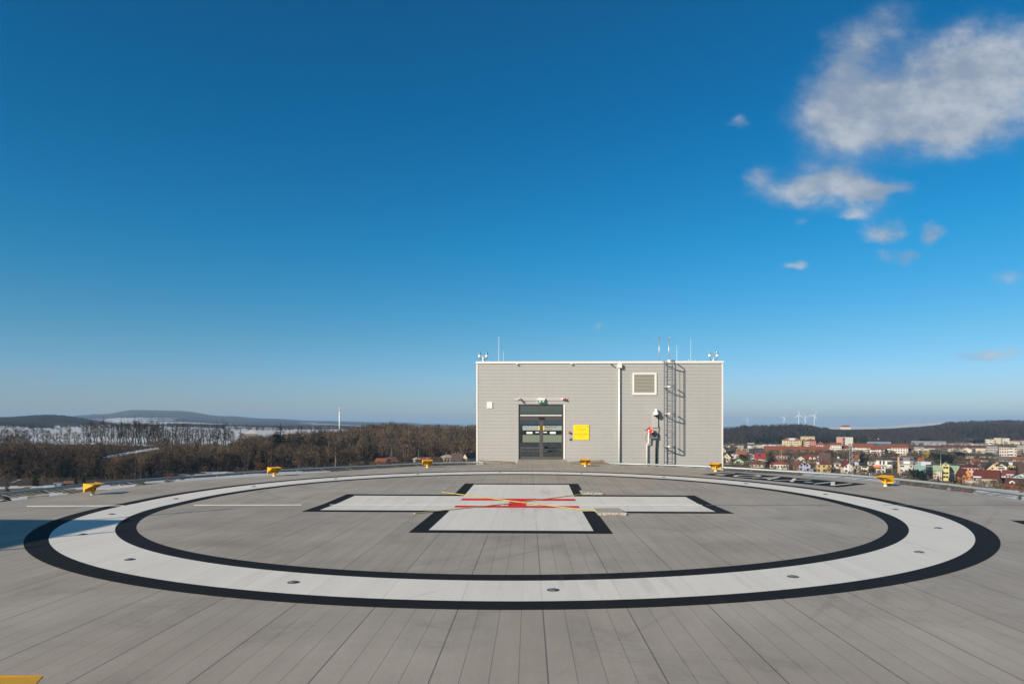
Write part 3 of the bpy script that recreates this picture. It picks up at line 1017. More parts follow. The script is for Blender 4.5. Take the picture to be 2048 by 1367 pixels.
t = thing('beacon_pair', 'red and white twin beacon above the right of the glass door', 'beacon', at_wall(1127, 797.5))
MB().bevbox(-.10, .12, -.09, -.032, -.05, .05, .008).build('base_plate', M_trim, t)
MB().lathe([(.055, 0), (.06, .05), (.04, .11), (.004, .12)], 14, (-.07, -.09, .0), 'y').build('white_lens', M_whitep, t, True)
MB().lathe([(.06, 0), (.075, .05), (.05, .12), (.004, .14)], 14, (.07, -.09, -.01), 'y').build('red_lens', M_redp, t, True)

t = thing('push_button', 'round red push button left of the yellow sign', 'button', at_wall(1138.8, 864.5))
MB().lathe([(.05, 0), (.05, .07), (.075, .08), (.07, .12), (.004, .13)], 16, (0, -.002, 0), 'y').build('red_cap', M_redp, t, True)
t = thing('key_switch', 'small black key switch below the red push button', 'switch', at_wall(1140.3, 877.2))
MB().bevbox(-.07, .07, -.06, -.002, -.07, .07, .01).build('cover', M_galvd, t)
MB().lathe([(.035, 0), (.035, .06), (.02, .065)], 12, (-.015, -.061, -.01), 'y').build('key_knob', M_blackp, t, True)

t = thing('yellow_sign', 'large square yellow notice sign right of the glass door', 'sign', at_wall(1162.5, 864))
sw = bx(1178)-bx(1147)
MB().box(-sw/2, sw/2, -.03, -.004, -.45, .45).build('panel', M_ysign, t)
for s_, h, z, wd in (('HELIPORT LANDEPLATZ', .035, .34, .42), ('ACHTUNG FLUGBETRIEB', .05, .15, .54), ('Lebensgefahr', .03, .08, .22),
                     ('ZUTRITT VERBOTEN FUER UNBEFUGTE', .055, -.13, .80), ('Anweisungen des Personals', .03, -.21, .45), ('sind zu befolgen', .03, -.27, .3)):
    me, a = text_mesh(s_, M_textamber, h, width=wd, bold=.008)
    for v in me.vertices:
        v.co = (v.co.x+(-.12 if z > .3 else 0), -.0325, v.co.y+z)
    link('lettering', me, t)
MB().box(.35, .38, -.0325, -.0305, .34, .42).build('symbol', M_text, t)

for u in (1034, 1143):
    t = thing('wall_spot', 'small spotlight under the parapet '+('above the left door edge' if u < 1100 else 'above the yellow sign'), 'spotlight', at_wall(u, 727.5))
    MB().bevbox(-.045, .045, -.16, -.058, -.03, .03, .008).build('housing', M_trim, t)
    MB().lathe([(.03, 0), (.026, -.03)], 10, (0, -.12, -.031)).build('lens', M_dark, t)
t = thing('wall_spot', 'small dark bullet lamp beside the rain hopper', 'spotlight', at_wall(1223.5, 730))
MB().tube([(0, -.002, .02), (0, -.12, .0)], .02, 8).build('arm', M_trim, t)
MB().tube([(-.05, -.13, .03), (.05, -.18, -.05)], .04, 10).build('housing', M_dark, t, True)

# roof furniture
def roof_at(u, dy, v=722):
    return (TX+bx(u), TY+dy, TZ)
def roof_lamp(u, label, ytype):
    t = thing('roof_light', label, 'obstruction light', roof_at(u, .6), 0, 'twin lamps on the tower roof')
    hgt = .34
    if ytype:
        MB().tube([(0, 0, -.1), (0, 0, .14)], .05, 10).build('pole', M_trim, t, True)
        MB().tube([(-.22, 0, .30), (-.2, 0, .16), (-.1, 0, .06), (0, 0, .02)], .014, 6).tube([(.22, 0, .30), (.2, 0, .16), (.1, 0, .06), (0, 0, .02)], .014, 6).build('cable', M_blackp, t, True)
        MB().tube([(0, 0, .14), (0, 0, hgt)], .02, 8).build('neck', M_galv, t)
    else:
        MB().tube([(0, 0, -.1), (0, 0, hgt)], .045, 10).build('pole', M_trim, t, True)
        MB().bevbox(.01, .08, -.07, .05, .03, .17, .01).build('junction_box', M_blackp, t)
        MB().tube([(-.22, 0, .30), (-.17, 0, .2), (-.05, 0, .17)], .014, 6).tube([(.24, 0, .30), (.2, 0, .18), (.05, 0, .2)], .014, 6).build('cable', M_blackp, t, True)
    MB().bevbox(-.28, .28, -.035, .035, hgt, hgt+.07, .01).build('cross_bar', M_galvd, t)
    for s in (-.22, .22):
        MB().lathe([(.07, -.06), (.08, -.02), (.08, .07), (.06, .09)], 14, (s, 0, hgt+.03)).build('lamp_base', M_whitep, t, True)
        MB().lathe([(.06, .09), (.075, .15), (.07, .22), (.04, .27), (.004, .285)], 14, (s, 0, hgt+.03)).build('lamp_globe', mat('blue_clear_globe', (.16, .30, .40), .12, 0, .05, 5, spec=.7), t, True)
roof_lamp(964.5, 'twin obstruction light on the left end of the tower roof', False)
roof_lamp(1430.5, 'twin obstruction light on the right end of the tower roof', True)
for u, top, r_, lb, dy in ((996.3, 670.5, .018, 'tall thin white antenna rod near the left end of the tower roof', .8), (1004.5, 697, .014, 'short faint antenna rod beside the tall one at left', 1.6),
                           (1361.5, 687, .014, 'short antenna rod right of the ladder posts', 1.2), (1393, 671.5, .010, 'tall very thin antenna rod near the right twin light', 1.6)):
    t = thing('antenna', lb, 'antenna', roof_at(u, dy))
    hh = bz(top)-TZ
    MB().tube([(0, 0, -.15), (0, 0, hh*1.03)], r_, 6, r_*.6).build('rod', mat('white_fibre_rod', (.74, .76, .78), .35, .1, .03, 3), t)
    MB().lathe([(.05, -.2), (.05, -.06), (.025, -.05)], 10).build('base', M_galvd, t)
for u, lb in ((966.5, 'small dome beacon at the foot of the left twin light'), (979.5, 'small dome beacon right of the left twin light'), (1380, 'small dome beacon between the right antenna rods'), (1393.8, 'small dome beacon beside the right thin antenna rod')):
    t = thing('dome_beacon', lb, 'beacon', roof_at(u, .45))
    MB().lathe([(.05, -.12), (.06, -.02), (.05, .0)], 12).build('base', M_whitep, t, True)
    MB().lathe([(.048, .001), (.06, .05), (.05, .10), (.02, .125), (.003, .13)], 12).build('globe', MATS['blue_clear_globe'], t, True)

# ------------------------------------------------------------------ safety net round the deck
net = thing('safety_net', 'galvanised safety net with outer tube rail round the deck edge', 'safety net')
def rail_poly():
    px = [(-260, 1022, 20.0), (0, 988, 22.2), (160, 970.5, 24.6), (330, 956.5, 27.8), (430, 950, 29.6), (540, 941.5, 31.4), (640, 936.5, 33.0), (740, 932, 35.0), (830, 927.5, 36.6), (930, 924.6, 38.0), (968, 924.6, 38.2), (1000, 926.8, 37.2)]
    A = [WP(u, v, Y) for u, v, Y in px]
    px = [(1208, 926.0, 37.3), (1300, 928.5, 36.9), (1400, 931.8, 35.8), (1500, 937.5, 34.2), (1600, 943.5, 32.6), (1700, 950, 30.8), (1800, 958.5, 28.6), (1900, 969, 26.4), (2000, 982, 24.0), (2048, 988.5, 22.9), (2300, 1028, 19.0)]
    Bp = [WP(u, v, Y) for u, v, Y in px]
    return A, Bp
RA, RB = rail_poly()
def dens_(pts, k=6):
    out = []
    for i in range(len(pts)-1):
        for j in range(k):
            out.append(pts[i].lerp(pts[i+1], j/k))
    out.append(pts[-1])
    return out
rimv = [Vector((p.x, p.y, dz(p.y))) for p in rim]
rim_d = dens_([Vector((x, y, dz(y))) for x, y in outline], 6)
for RR in (RA, RB):
    MB().tube(RR, .062, 10).build('rail_tube', M_galvd, net, True)
    dd = dens_(RR, 8)
    arms, wires = MB(), MB()
    inner = []
    for p in dd:
        q = min(rim_d, key=lambda r: (r.xy-p.xy).length)
        inner.append(Vector((q.x, q.y, q.z-.16)))
    for i in range(0, len(dd), 4):
        arms.tube([inner[i], dd[i]], .009, 5)
    arms.build('net_arms', M_net, net)
    for fr in (.25, .5, .75):
        wires.tube([inner[i].lerp(dd[i], fr)-Vector((0, 0, .05*math.sin(fr*3.14))) for i in range(len(dd))], .004, 3, cap=False)
    fine = dens_(dd, 3)
    fin = dens_(inner, 3)
    for i in range(0, len(fine)-2, 2):
        wires.tube([fin[i], fine[i+2]], .004, 3, cap=False)
    wires.build('net_wires', M_net, net)

# ------------------------------------------------------------------ hospital block under the deck, lower snowy wings
hosp = thing('hospital_block', 'pale hospital block carrying the helipad deck', 'building', (0, 0, 0))
mb = MB()
n = 8
prof = [(13.6*math.cos(R(45*i+22.5)), 13.6*math.sin(R(45*i+22.5))) for i in range(n)]
vs = [(x, y, -24) for x, y in prof]+[(x, y, -.35) for x, y in prof]
mb.add(vs, [(i, (i+1) % n, (i+1) % n+n, i+n) for i in range(n)]+[tuple(range(n, 2*n))])
mb.build('wall', M_concrete, hosp)
# tall stair core behind the camera on the left, whose shadow falls on the ring
core = thing('stair_core', 'flat roofed grey stair core left of the camera, casting the blue shadow on the ring', 'building', (-18.9, -13.5, 0))
MB().box(-7.5, 0, -11, 0, -24, 5.75).build('wall', M_wall, core)
MB().box(-7.6, .0, -11.1, .0, 5.753, 5.88).build('parapet_cap', M_trim, core)
for x, y, h in ((-.4, -3.0, .75), (-.4, -4.6, .55), (-1.6, -.5, 1.7)):
    MB().tube([(x, y, 5.8), (x, y, 5.9+h)], .05, 8).build('roof_mast', M_galv, core)

# ================================================================== THE LAND
ST = [22, 60, 150, 220, 270, 300, 330, 365, 400, 450, 500, 600, 700, 800, 1000, 1150, 1300, 1450, 1600, 1800, 2000, 2300, 2600, 3500, 5000, 6500, 9000, 14000]
def fl(z, Y): return HY+(CZ-z)*F/Y
def left(base, crest, *rest):
    d = {22: fl(-20, 22), 60: fl(-21, 60), 150: fl(-21.5, 150), 220: fl(-22, 220), base: fl(-22, base)}
    d.update(crest)
    for r in rest:
        d.update(r)
    return d
def right(d):
    e = {22: fl(-22, 22), 60: fl(-25, 60), 150: fl(-29, 150), 300: fl(-30, 300), 1000: fl(-30, 1000)}
    e.update(d)
    return e
COLS = {
 -700: left(270, {330: 936, 400: 902, 450: 885, 600: 873, 800: 864, 1000: 858, 1300: 853, 1600: 852}, {2000: 845, 2600: 840, 3500: 843, 5000: 838, 14000: 838}),
 0: left(270, {330: 936, 400: 902, 450: 885, 600: 873, 800: 864, 1000: 857, 1300: 852, 1600: 851, 1800: 852}, {2000: 846, 2300: 841, 2600: 840, 3500: 846, 5000: 838, 6500: 833, 14000: 836}),
 100: left(270, {330: 937, 400: 903, 450: 886, 600: 874, 800: 866, 1000: 860, 1300: 856, 1600: 856, 1800: 856}, {2000: 844, 2300: 836, 2600: 835, 3500: 846, 5000: 840, 6500: 834, 14000: 838}),
 200: left(275, {330: 940, 400: 908, 450: 886, 600: 876, 800: 868, 1000: 861, 1300: 854, 1600: 852, 1800: 853}, {2000: 850, 2300: 846, 2600: 844, 3500: 844, 5000: 836, 6500: 828, 14000: 836}),
 270: left(290, {330: 941, 400: 910, 450: 889, 600: 878, 800: 869, 1000: 861, 1300: 856, 1600: 853}, {2000: 850, 2600: 847, 3500: 841, 5000: 832, 6500: 819, 9000: 824, 14000: 836}),
 350: left(310, {330: 941, 400: 914, 450: 892, 600: 880, 800: 870, 1000: 862, 1300: 857, 1600: 853}, {2000: 850, 2600: 847, 3500: 842, 5000: 833, 6500: 820.5, 9000: 826, 14000: 838}),
 450: left(325, {400: 918, 450: 893, 600: 881, 800: 871, 1000: 864, 1300: 859, 1600: 856}, {2000: 853, 2600: 850, 3500: 846, 5000: 840, 6500: 831, 9000: 836, 14000: 840}),
 540: left(330, {400: 919, 450: 895, 600: 881, 800: 870, 1000: 864, 1300: 860, 1600: 858}, {2000: 856, 2600: 853, 3500: 848, 5000: 842, 6500: 836.5, 9000: 838, 14000: 842}),
 640: left(345, {400: 922, 450: 900, 500: 888, 600: 878, 800: 868, 1000: 863, 1300: 860, 1600: 858}, {2000: 855, 2600: 853, 3500: 850, 5000: 846, 6500: 842, 9000: 841, 14000: 843}),
 760: left(395, {450: 912, 500: 897, 600: 874, 700: 866, 800: 865, 1000: 864, 1300: 861}, {2000: 858, 3500: 854, 5000: 850, 6500: 846, 9000: 843.5, 14000: 844}),
 950: left(405, {450: 914, 500: 898, 600: 872, 700: 866, 800: 866, 1000: 865, 1300: 862}, {2000: 860, 3500: 856, 5000: 853, 6500: 851, 9000: 849, 14000: 850}),
 1380: right({1150: 873, 1300: 866, 1450: 863, 1600: 864, 2000: 866, 3500: 860, 14000: 853}),
 1450: right({1150: 873, 1300: 866, 1450: 864, 1600: 864, 2000: 866, 3500: 860, 14000: 853}),
 1490: right({1150: 870, 1300: 860, 1450: 858, 1600: 860, 2000: 866, 3500: 860, 14000: 853}),
 1600: right({1150: 869, 1300: 858, 1450: 856, 1600: 858, 2000: 864, 3500: 860, 14000: 853}),
 1650: right({1150: 872, 1300: 864, 1450: 862, 1600: 861, 1800: 859, 2000: 857, 2300: 855.5, 3500: 858, 14000: 854}),
 1700: right({1150: 874, 1300: 867, 1450: 864, 1600: 861, 1800: 858, 2000: 854.5, 2300: 853, 3500: 857, 14000: 854}),
 1760: right({1150: 873, 1300: 866, 1450: 863, 1600: 860, 1800: 857, 2000: 853.5, 2300: 852.5, 3500: 856, 14000: 852}),
 1840: right({1150: 871, 1300: 864, 1450: 860, 1600: 856, 1800: 852.5, 2000: 848.5, 2300: 846.5, 3500: 852, 14000: 850}),
 1890: right({1150: 870, 1300: 862, 1450: 857, 1600: 852, 1800: 848, 2000: 844.5, 2300: 843.5, 3500: 852, 14000: 850}),
 1960: right({1150: 869, 1300: 860, 1450: 854, 1600: 848, 1800: 845, 2000: 846, 3500: 852, 14000: 850}),
 2010: right({1150: 869, 1300: 859, 1450: 852, 1600: 845, 1800: 844, 2000: 847, 3500: 852, 14000: 850}),
 2060: right({1150: 870, 1300: 860, 1450: 854, 1600: 848, 1800: 847, 2000: 850, 3500: 853, 14000: 850}),
 2700: right({1150: 870, 1300: 862, 1450: 858, 1600: 856, 1800: 856, 2000: 858, 3500: 855, 14000: 850}),
}
US = sorted(COLS)
ZT = np.zeros((len(US), len(ST)))
for i, u in enumerate(US):
    ks = sorted(COLS[u])
    zs = [CZ-(COLS[u][k]-HY)*k/F for k in ks]
    ZT[i] = np.interp(ST, ks, zs)
US_, ST_ = np.array(US, float), np.array(ST, float)

def hnoise(x, y, s):
    return mnoise.fractal(Vector((x/s, y/s, 3.3)), 1.0, 2.1, 4)
def to_uY(x, y):
    dx, dy = x-CX, y-CY
    Y = -dx*math.sin(PSI)+dy*math.cos(PSI)
    X = dx*math.cos(PSI)+dy*math.sin(PSI)
    return X, Y
def ground(x, y, nz=True):
    X, Y = to_uY(x, y)
    r = math.hypot(X, Y)
    if Y > 4:
        u = 1024+F*X/Y
        uc = min(max(u, US_[0]), US_[-1])
        j = min(int(np.searchsorted(US_, uc, 'right'))-1, len(US_)-2)
        t = (uc-US_[j])/(US_[j+1]-US_[j])
        t = t*t*(3-2*t)
        k = min(max(int(np.searchsorted(ST_, Y, 'right'))-1, 0), len(ST_)-2)
        s = min(max((Y-ST_[k])/(ST_[k+1]-ST_[k]), 0), 1)
        z = (ZT[j, k]*(1-s)+ZT[j, k+1]*s)*(1-t)+(ZT[j+1, k]*(1-s)+ZT[j+1, k+1]*s)*t
        out = abs(math.atan2(X, Y))
        b = min(max((out-.95)/.4, 0), 1)
        z = z*(1-b)+(-25)*b
    else:
        z = -25.0
    if nz:
        z += hnoise(x, y, 60)*.5*min(r/250, 1)
        if Y > 1700:
            z += hnoise(x, y, 420)*min((Y-1700)/2500, 1)*3.0
    return z
def crest_y(u):
    return float(np.interp(u, [0, 100, 200, 270, 350, 450, 540, 640], [885, 886, 886, 889, 892, 893, 895, 900]))

def masks(x, y, z):
    X, Y = to_uY(x, y)
    if Y < 5:
        return 0.2, 0.0
    u = 1024+F*X/Y
    py = HY-(z-CZ)*F/Y
    n = hnoise(x, y, 90)
    nf = hnoise(x+500, y, 22)
    snow, wood = 0.0, 0.0
    if u < 1200:
        if Y > 1750:
            if u < 225 and Y < 3000:
                wood = 1.0
                if u > 105 and py > 849.5:
                    wood, snow = 0.0, 1.0
            else:
                fld = mnoise.cell(Vector((x/330+n*.1, y/620, 1)))
                lim = float(np.interp(u, [190, 300, 450, 560, 640, 800], [836, 834, 838, 843, 845, 846.5]))
                if py > lim and fld > .36:
                    snow = 1.0
                else:
                    wood = 1.0
        elif u < 700 and Y > 446+n*6:
            snow = 1.0 if nf > -.55 else .5
            if Y > 1500 and n > .1:
                snow, wood = 0, 1
            if u > 470 and Y < 600:
                snow = 1.0 if nf > .05 else 0
        else:
            wood = 1.0
            if Y > 255 and Y < 332 and u > 290 and u < 690 and nf > -.25:
                snow, wood = 1.0, 0
            elif 180 < Y < 262 and nf+.5*n > .16 and u < 700:
                snow, wood = 1.0, 0
            elif abs(py-(916-.174*(u-200))) < 2.6 and 195 < u < 318:
                snow, wood = .95, 0
            elif abs(py-908.5) < 1.0 and 95 < u < 122:
                snow, wood = .8, 0
            elif Y < 255:
                wood = 0
            elif nf > .52:
                snow = .5
    else:
        if Y > 1010:
            wood = 1.0
            if Y > 1640 and u > 1640 and u < 1900 and py < float(np.interp(u, [1640, 1700, 1760, 1840, 1890], [860, 858, 857, 852.5, 848])):
                snow, wood = 1.0, 0
        else:
            if nf+n*.6 > .42:
                snow = .85
    return snow, wood

def build_ground():
    rad = list(np.geomspace(21, 200, 26))[:-1]+list(np.arange(200, 700, 4.0))+list(np.arange(700, 1800, 12.0))+list(np.geomspace(1800, 15000, 85))
    ang = list(np.arange(-47, 47.01, .16))+list(np.arange(51, 310, 6.0))
    na = len(ang)
    vs, sn, wd = [], [], []
    for r in rad:
        for a in ang:
            X, Y = r*math.sin(R(a)), r*math.cos(R(a))
            x, y = XY(X, Y)
            z = ground(x, y)
            vs.append((x, y, z))
            if abs(a) < 48:
                s, w_ = masks(x, y, z)
            else:
                s, w_ = .2, 0
            sn.append(s)
            wd.append(w_)
    fs = []
    for i in range(len(rad)-1):
        for j in range(na):
            k = (j+1) % na
            fs.append((i*na+j, (i+1)*na+j, (i+1)*na+k, i*na+k))
    c = len(vs)
    vs.append((CX, CY, -21.5))
    sn.append(0)
    wd.append(0)
    for j in range(na):
        fs.append((c, j, (j+1) % na))
    me = bpy.data.meshes.new('ground')
    me.from_pydata(vs, [], fs)
    for nm, dat in (('snow', sn), ('wood', wd)):
        at = me.attributes.new(nm, 'FLOAT', 'POINT')
        at.data.foreach_set('value', dat)
    for p in me.polygons:
        p.use_smooth = True
    m = bpy.data.materials.new('winter_ground')
    m.use_nodes = True
    b = NB(m.node_tree)
    p = m.node_tree.nodes['Principled BSDF']
    pos = b.node('ShaderNodeNewGeometry').outputs['Position']
    A = b.node('ShaderNodeAttribute', attribute_name='snow').outputs['Fac']
    Wd = b.node('ShaderNodeAttribute', attribute_name='wood').outputs['Fac']
    n1 = b.noise(pos, .03, 6, .6)[0]
    n2 = b.noise(pos, .3, 6, .65)[0]
    grass = b.mix(b.step(n1, .35, .65), (.105, .085, .055), (.075, .075, .042))
    grass = b.mix(b.step(n2, .4, .7), grass, (.16, .135, .10))
    litter = b.mix(b.step(n2, .35, .65), (.040, .032, .024), (.075, .058, .042))
    base = b.mix(Wd, grass, litter)
    sm = b.step(b.m('ADD', A, b.m('MULTIPLY', b.m('SUBTRACT', n2, .5), .8)), .42, .62)
    col = b.mix(sm, base, b.mix(n1, (.40, .42, .45), (.56, .57, .585)))
    b.put(p.inputs['Base Color'], col)
    p.inputs['Roughness'].default_value = .85
    p.inputs['Specular IOR Level'].default_value = .15
    me.materials.append(m)
    return struct(link('ground', me), 'rolling winter ground with snow patches and wooded slopes')
build_ground()

# ------------------------------------------------------------------ trees
def bark(name, c1, c2):
    if name in MATS:
        return MATS[name]
    m = bpy.data.materials.new(name)
    m.use_nodes = True
    b = NB(m.node_tree)
    p = m.node_tree.nodes['Principled BSDF']
    ge = b.node('ShaderNodeNewGeometry')
    oi = b.node('ShaderNodeObjectInfo')
    n = b.noise(ge.outputs['Position'], .06, 4, .6)[0]
    ti = b.node('ShaderNodeAttribute', attribute_name='tint').outputs['Fac']
    f = b.m('ADD', b.m('MULTIPLY', ge.outputs['Random Per Island'], .22), b.m('MULTIPLY', b.step(n, .35, .65), .35))
    f = b.m('ADD', f, b.m('MULTIPLY', oi.outputs['Random'], .22))
    f = b.m('ADD', f, b.m('MULTIPLY', b.m('POWER', ti, 2.0), .5), clamp=True)
    b.put(p.inputs['Base Color'], b.mix(f, c1, c2))
    p.inputs['Roughness'].default_value = .85
    p.inputs['Specular IOR Level'].default_value = .1
    MATS[name] = m
    return m
M_bark = bark('brown_bark', (.030, .025, .021), (.065, .052, .040))
M_twig = bark('brown_twigs', (.018, .014, .012), (.075, .054, .038))
M_twigl = bark('wood_twigs', (.010, .010, .011), (.150, .108, .070))
M_twigr = bark('hill_twigs', (.013, .0135, .017), (.066, .051, .048))
M_needle = bark('dark_needles', (.006, .012, .010), (.022, .036, .024))
M_needle2 = bark('olive_needles', (.020, .022, .012), (.055, .055, .028))
M_rust = bark('rusty_leaves', (.07, .028, .014), (.15, .06, .028))
M_gold = bark('golden_leaves', (.30, .20, .03), (.48, .34, .06))
M_birch = bark('pale_bark', (.22, .20, .17), (.36, .32, .27))

def limb(mb, p, d, l, r0, r1, seg, rnd, n=3, bend=.16):
    pts = [Vector(p)]
    d = Vector(d).normalized()
    for i in range(seg):
        d = (d+Vector((rnd.gauss(0, bend), rnd.gauss(0, bend), rnd.gauss(0, bend*.5)+.05))).normalized()
        pts.append(pts[-1]+d*(l/seg))
    mb.tube(pts, r0, n, r1, cap=False)
    return pts
def twig(mb, p, d, l, w, rnd):
    d = Vector(d).normalized()
    s = d.cross(Vector((rnd.gauss(0, 1), rnd.gauss(0, 1), rnd.gauss(0, 1))))
    if s.length < .01:
        return
    s = s.normalized()*w*.5
    p = Vector(p)
    mb.add([p-s, p+s, p+d*l], [(0, 1, 2)])
def bare_proto(seed, h, wide, ntw, tw=.10, up=.6, clear=.3, nl=11):
    """trunk mesh and crown mesh (limbs, branches, twigs) of a leafless tree"""
    rnd = random.Random(seed)
    tr, cr = MB(), MB()
    pts = [Vector((0, 0, -.4))]
    for i in range(6):
        pts.append(Vector((rnd.gauss(0, .02)*h, rnd.gauss(0, .02)*h, h*.78*(i+1)/6)))
    tr.tube(pts, h*.017, 6, h*.005)
    ends = []
    for k in range(nl):
        t = clear+(.95-clear)*(k+rnd.random()*.6)/nl
        f = t*6*.999
        i = min(int(f), 5)
        base = pts[i].lerp(pts[i+1], f-i)
        a = k*2.4+rnd.uniform(-.5, .5)
        up_ = up+rnd.uniform(-.15, .35)+t*.5
        L = wide*h*(1.15-t*.75)*rnd.uniform(.75, 1.15)
        q = limb(cr, base, (math.cos(a), math.sin(a), up_), L, h*.007*(1.25-t), h*.0022, 4, rnd)
        for _ in range(3):
            s = rnd.randint(1, 4)
            a2 = a+rnd.uniform(-1.3, 1.3)
            q2 = limb(cr, q[s], (math.cos(a2), math.sin(a2), up_+rnd.uniform(-.2, .5)), L*rnd.uniform(.4, .65), h*.0032, h*.0014, 3, rnd)
            ends += q2[1:]
        ends += q[2:]
    top = limb(cr, pts[-1], (0, 0, 1), h*.22, h*.006, h*.002, 3, rnd)
    ends += top[1:]
    for _ in range(ntw):
        e = rnd.choice(ends)
        o = Vector((e.x, e.y, 0))
        o = o.normalized() if o.length > .01 else Vector((1, 0, 0))
        d = Vector((o.x*.5+rnd.gauss(0, .6), o.y*.5+rnd.gauss(0, .6), .55+rnd.gauss(0, .45)))
        twig(cr, e+Vector((rnd.gauss(0, .03)*h, rnd.gauss(0, .03)*h, rnd.gauss(0, .03)*h)), d, h*rnd.uniform(.05, .13), tw*rnd.uniform(.6, 1.3), rnd)
    return tr, cr
def conifer_proto(seed, h, wide, layers=16, bough=11, dens=1.0):
    rnd = random.Random(seed)
    tr, cr = MB(), MB()
    tr.tube([(0, 0, -.4), (0, 0, h*.5), (0, 0, h*.97)], h*.018, 6, h*.003)
    for k in range(layers):
        t = k/(layers-1)
        z = h*(.06+.9*t)
        rr = wide*h*(1-t)**.85+.02*h
        for j in range(max(4, int(bough*(1-.5*t)))):
            a = 2*math.pi*(j+rnd.random())/bough*(1.0 if t < .5 else 1.4)+k
            l = rr*rnd.uniform(.6, 1.15)
            dr = -.28+.35*t
            for _ in range(3):
                aa = a+rnd.gauss(0, .18)
                d = Vector((math.cos(aa), math.sin(aa), dr+rnd.gauss(0, .12))).normalized()
                p = Vector((0, 0, z+rnd.uniform(-.02, .02)*h))+d*(l*rnd.uniform(.0, .35))
                s = Vector((-math.sin(aa), math.cos(aa), rnd.gauss(0, .5))).normalized()*l*rnd.uniform(.10, .22)
                ll = l*rnd.uniform(.4, .75)
                cr.add([p-s*.6, p+d*ll*.6-s, p+d*ll+Vector((0, 0, -.05*l)), p+d*ll*.6+s, p+s*.6], [(0, 1, 2, 3, 4)])
    return tr, cr
def bush_proto(seed, h, wide, ntw, tw):
    rnd = random.Random(seed)
    tr, cr = MB(), MB()
    ends = []
    for k in range(7):
        a = k*2*math.pi/7+rnd.random()
        q = limb(tr, (rnd.gauss(0, .08)*h, rnd.gauss(0, .08)*h, -.2), (math.cos(a)*.55, math.sin(a)*.55, 1), h*.7, h*.016, h*.004, 4, rnd)
        ends += q[1:]
    for _ in range(ntw):
        e = rnd.choice(ends)
        d = Vector((rnd.gauss(0, .6)+e.x*.25, rnd.gauss(0, .6)+e.y*.25, .7+rnd.gauss(0, .4)))
        twig(cr, e+Vector((rnd.gauss(0, wide*.2)*h, rnd.gauss(0, wide*.2)*h, rnd.gauss(0, .06)*h)), d, h*rnd.uniform(.1, .24), tw*rnd.uniform(.6, 1.3), rnd)
    return tr, cr
PR = {}
def reg(key, pr, mt, mc):
    PR[key] = (pr[0].mesh(key+'_trunk', mt), pr[1].mesh(key+'_crown', mc), pr)
for i in range(5):
    reg('crest%d' % i, bare_proto(100+i, 15, .15, 300, .10, 1.5, .22, 13), M_bark, M_twig)
for i in range(4):
    reg('wood%d' % i, bare_proto(200+i, 12, .27, 430, .13, .7, .2, 12), M_bark, M_twigl)
for i in range(3):
    reg('garden%d' % i, bare_proto(300+i, 9, .33, 330, .11, .6, .25, 10), M_bark, M_twig)
reg('birch0', bare_proto(333, 12, .22, 300, .09, .9, .3, 11), M_birch, M_twig)
for i in range(3):
    reg('conifer%d' % i, conifer_proto(400+i, 14, .24), M_bark, M_needle)
reg('olive0', conifer_proto(410, 14, .34, 14, 12), M_bark, M_needle2)
for i in range(2):
    reg('bush%d' % i, bush_proto(500+i, 4, .55, 260, .10), M_bark, M_twigl)
reg('round0', bush_proto(510, 8, .75, 1200, .30), M_bark, M_needle)
reg('rust0', bush_proto(511, 5, .7, 500, .20), M_bark, M_rust)
reg('gold0', bush_proto(512, 9, .5, 700, .22), M_bark, M_gold)
HT = {'crest': 15, 'wood': 12, 'garden': 9, 'birch': 12, 'conifer': 14, 'olive': 14, 'bush': 4, 'round': 8, 'rust': 5, 'gold': 9}
def tree(key, x, y, h, label, cat, group=None, name=None, z=None, wx=1.0):
    base = key.rstrip('0123456789')
    s = h/HT[base]
    t = thing(name or {'conifer': 'conifer', 'olive': 'conifer', 'bush': 'shrub', 'round': 'evergreen_shrub', 'rust': 'shrub', 'gold': 'golden_tree', 'birch': 'birch_tree'}.get(base, 'bare_tree'),
              label, cat, (x, y, ground(x, y) if z is None else z), random.uniform(0, 6.28), group)
    t.scale = (s*wx, s*wx, s)
    tm, cm, _ = PR[key]
    link('trunk', tm, t)
    link('crown', cm, t)
    return t
def at_u(u, Y):
    return XY((u-1024)*Y/F, Y)
def tree_px(key, u, vb, vt, zg, label, cat, group=None, wx=1.0):
    """tree standing at photo column u, foot row vb, tip row vt, on ground height zg"""
    Y = (CZ-zg)*F/(vb-HY)
    x, y = at_u(u, Y)
    h = (vb-vt)*Y/F
    return tree(key, x, y, h, label, cat, group, z=zg-.2, wx=wx)

# individual bare trees: the row on the snowy crest, then the slope
rt = random.Random(11)
n_ind = 0
G_crest = 'bare trees in the row along the snowy crest'
u = -25.0
while u < 470:
    if u < 165:
        h, gap = rt.uniform(7.5, 12.5), rt.uniform(5, 11)
    elif u < 230:
        h, gap = rt.uniform(13, 19), rt.uniform(3.5, 7)
    elif u < 330:
        h, gap = rt.uniform(14, 20.5), rt.uniform(2.6, 5)
    else:
        h, gap = rt.uniform(12, 19), rt.uniform(3.2, 6.5)
    Y = rt.uniform(440, 468)
    x, y = at_u(u, Y)
    tree(rt.choice(['crest0', 'crest1', 'crest2', 'crest3', 'crest4'] if u > 160 else ['wood0', 'wood1', 'wood3', 'crest2', 'garden0']), x, y, h,
         'slender bare tree in the row along the snowy crest above the wooded slope', 'tree', G_crest, wx=1.15)
    n_ind += 1
    u += gap
def slope_spot(rn):
    u = rn.uniform(-40, 965)
    lo = float(np.interp(u, [0, 270, 350, 450, 640, 760, 950], [268, 288, 312, 332, 350, 400, 410]))
    hi = float(np.interp(u, [0, 470, 560, 640, 760, 950], [440, 442, 520, 640, 720, 720]))
    return u, lo, hi
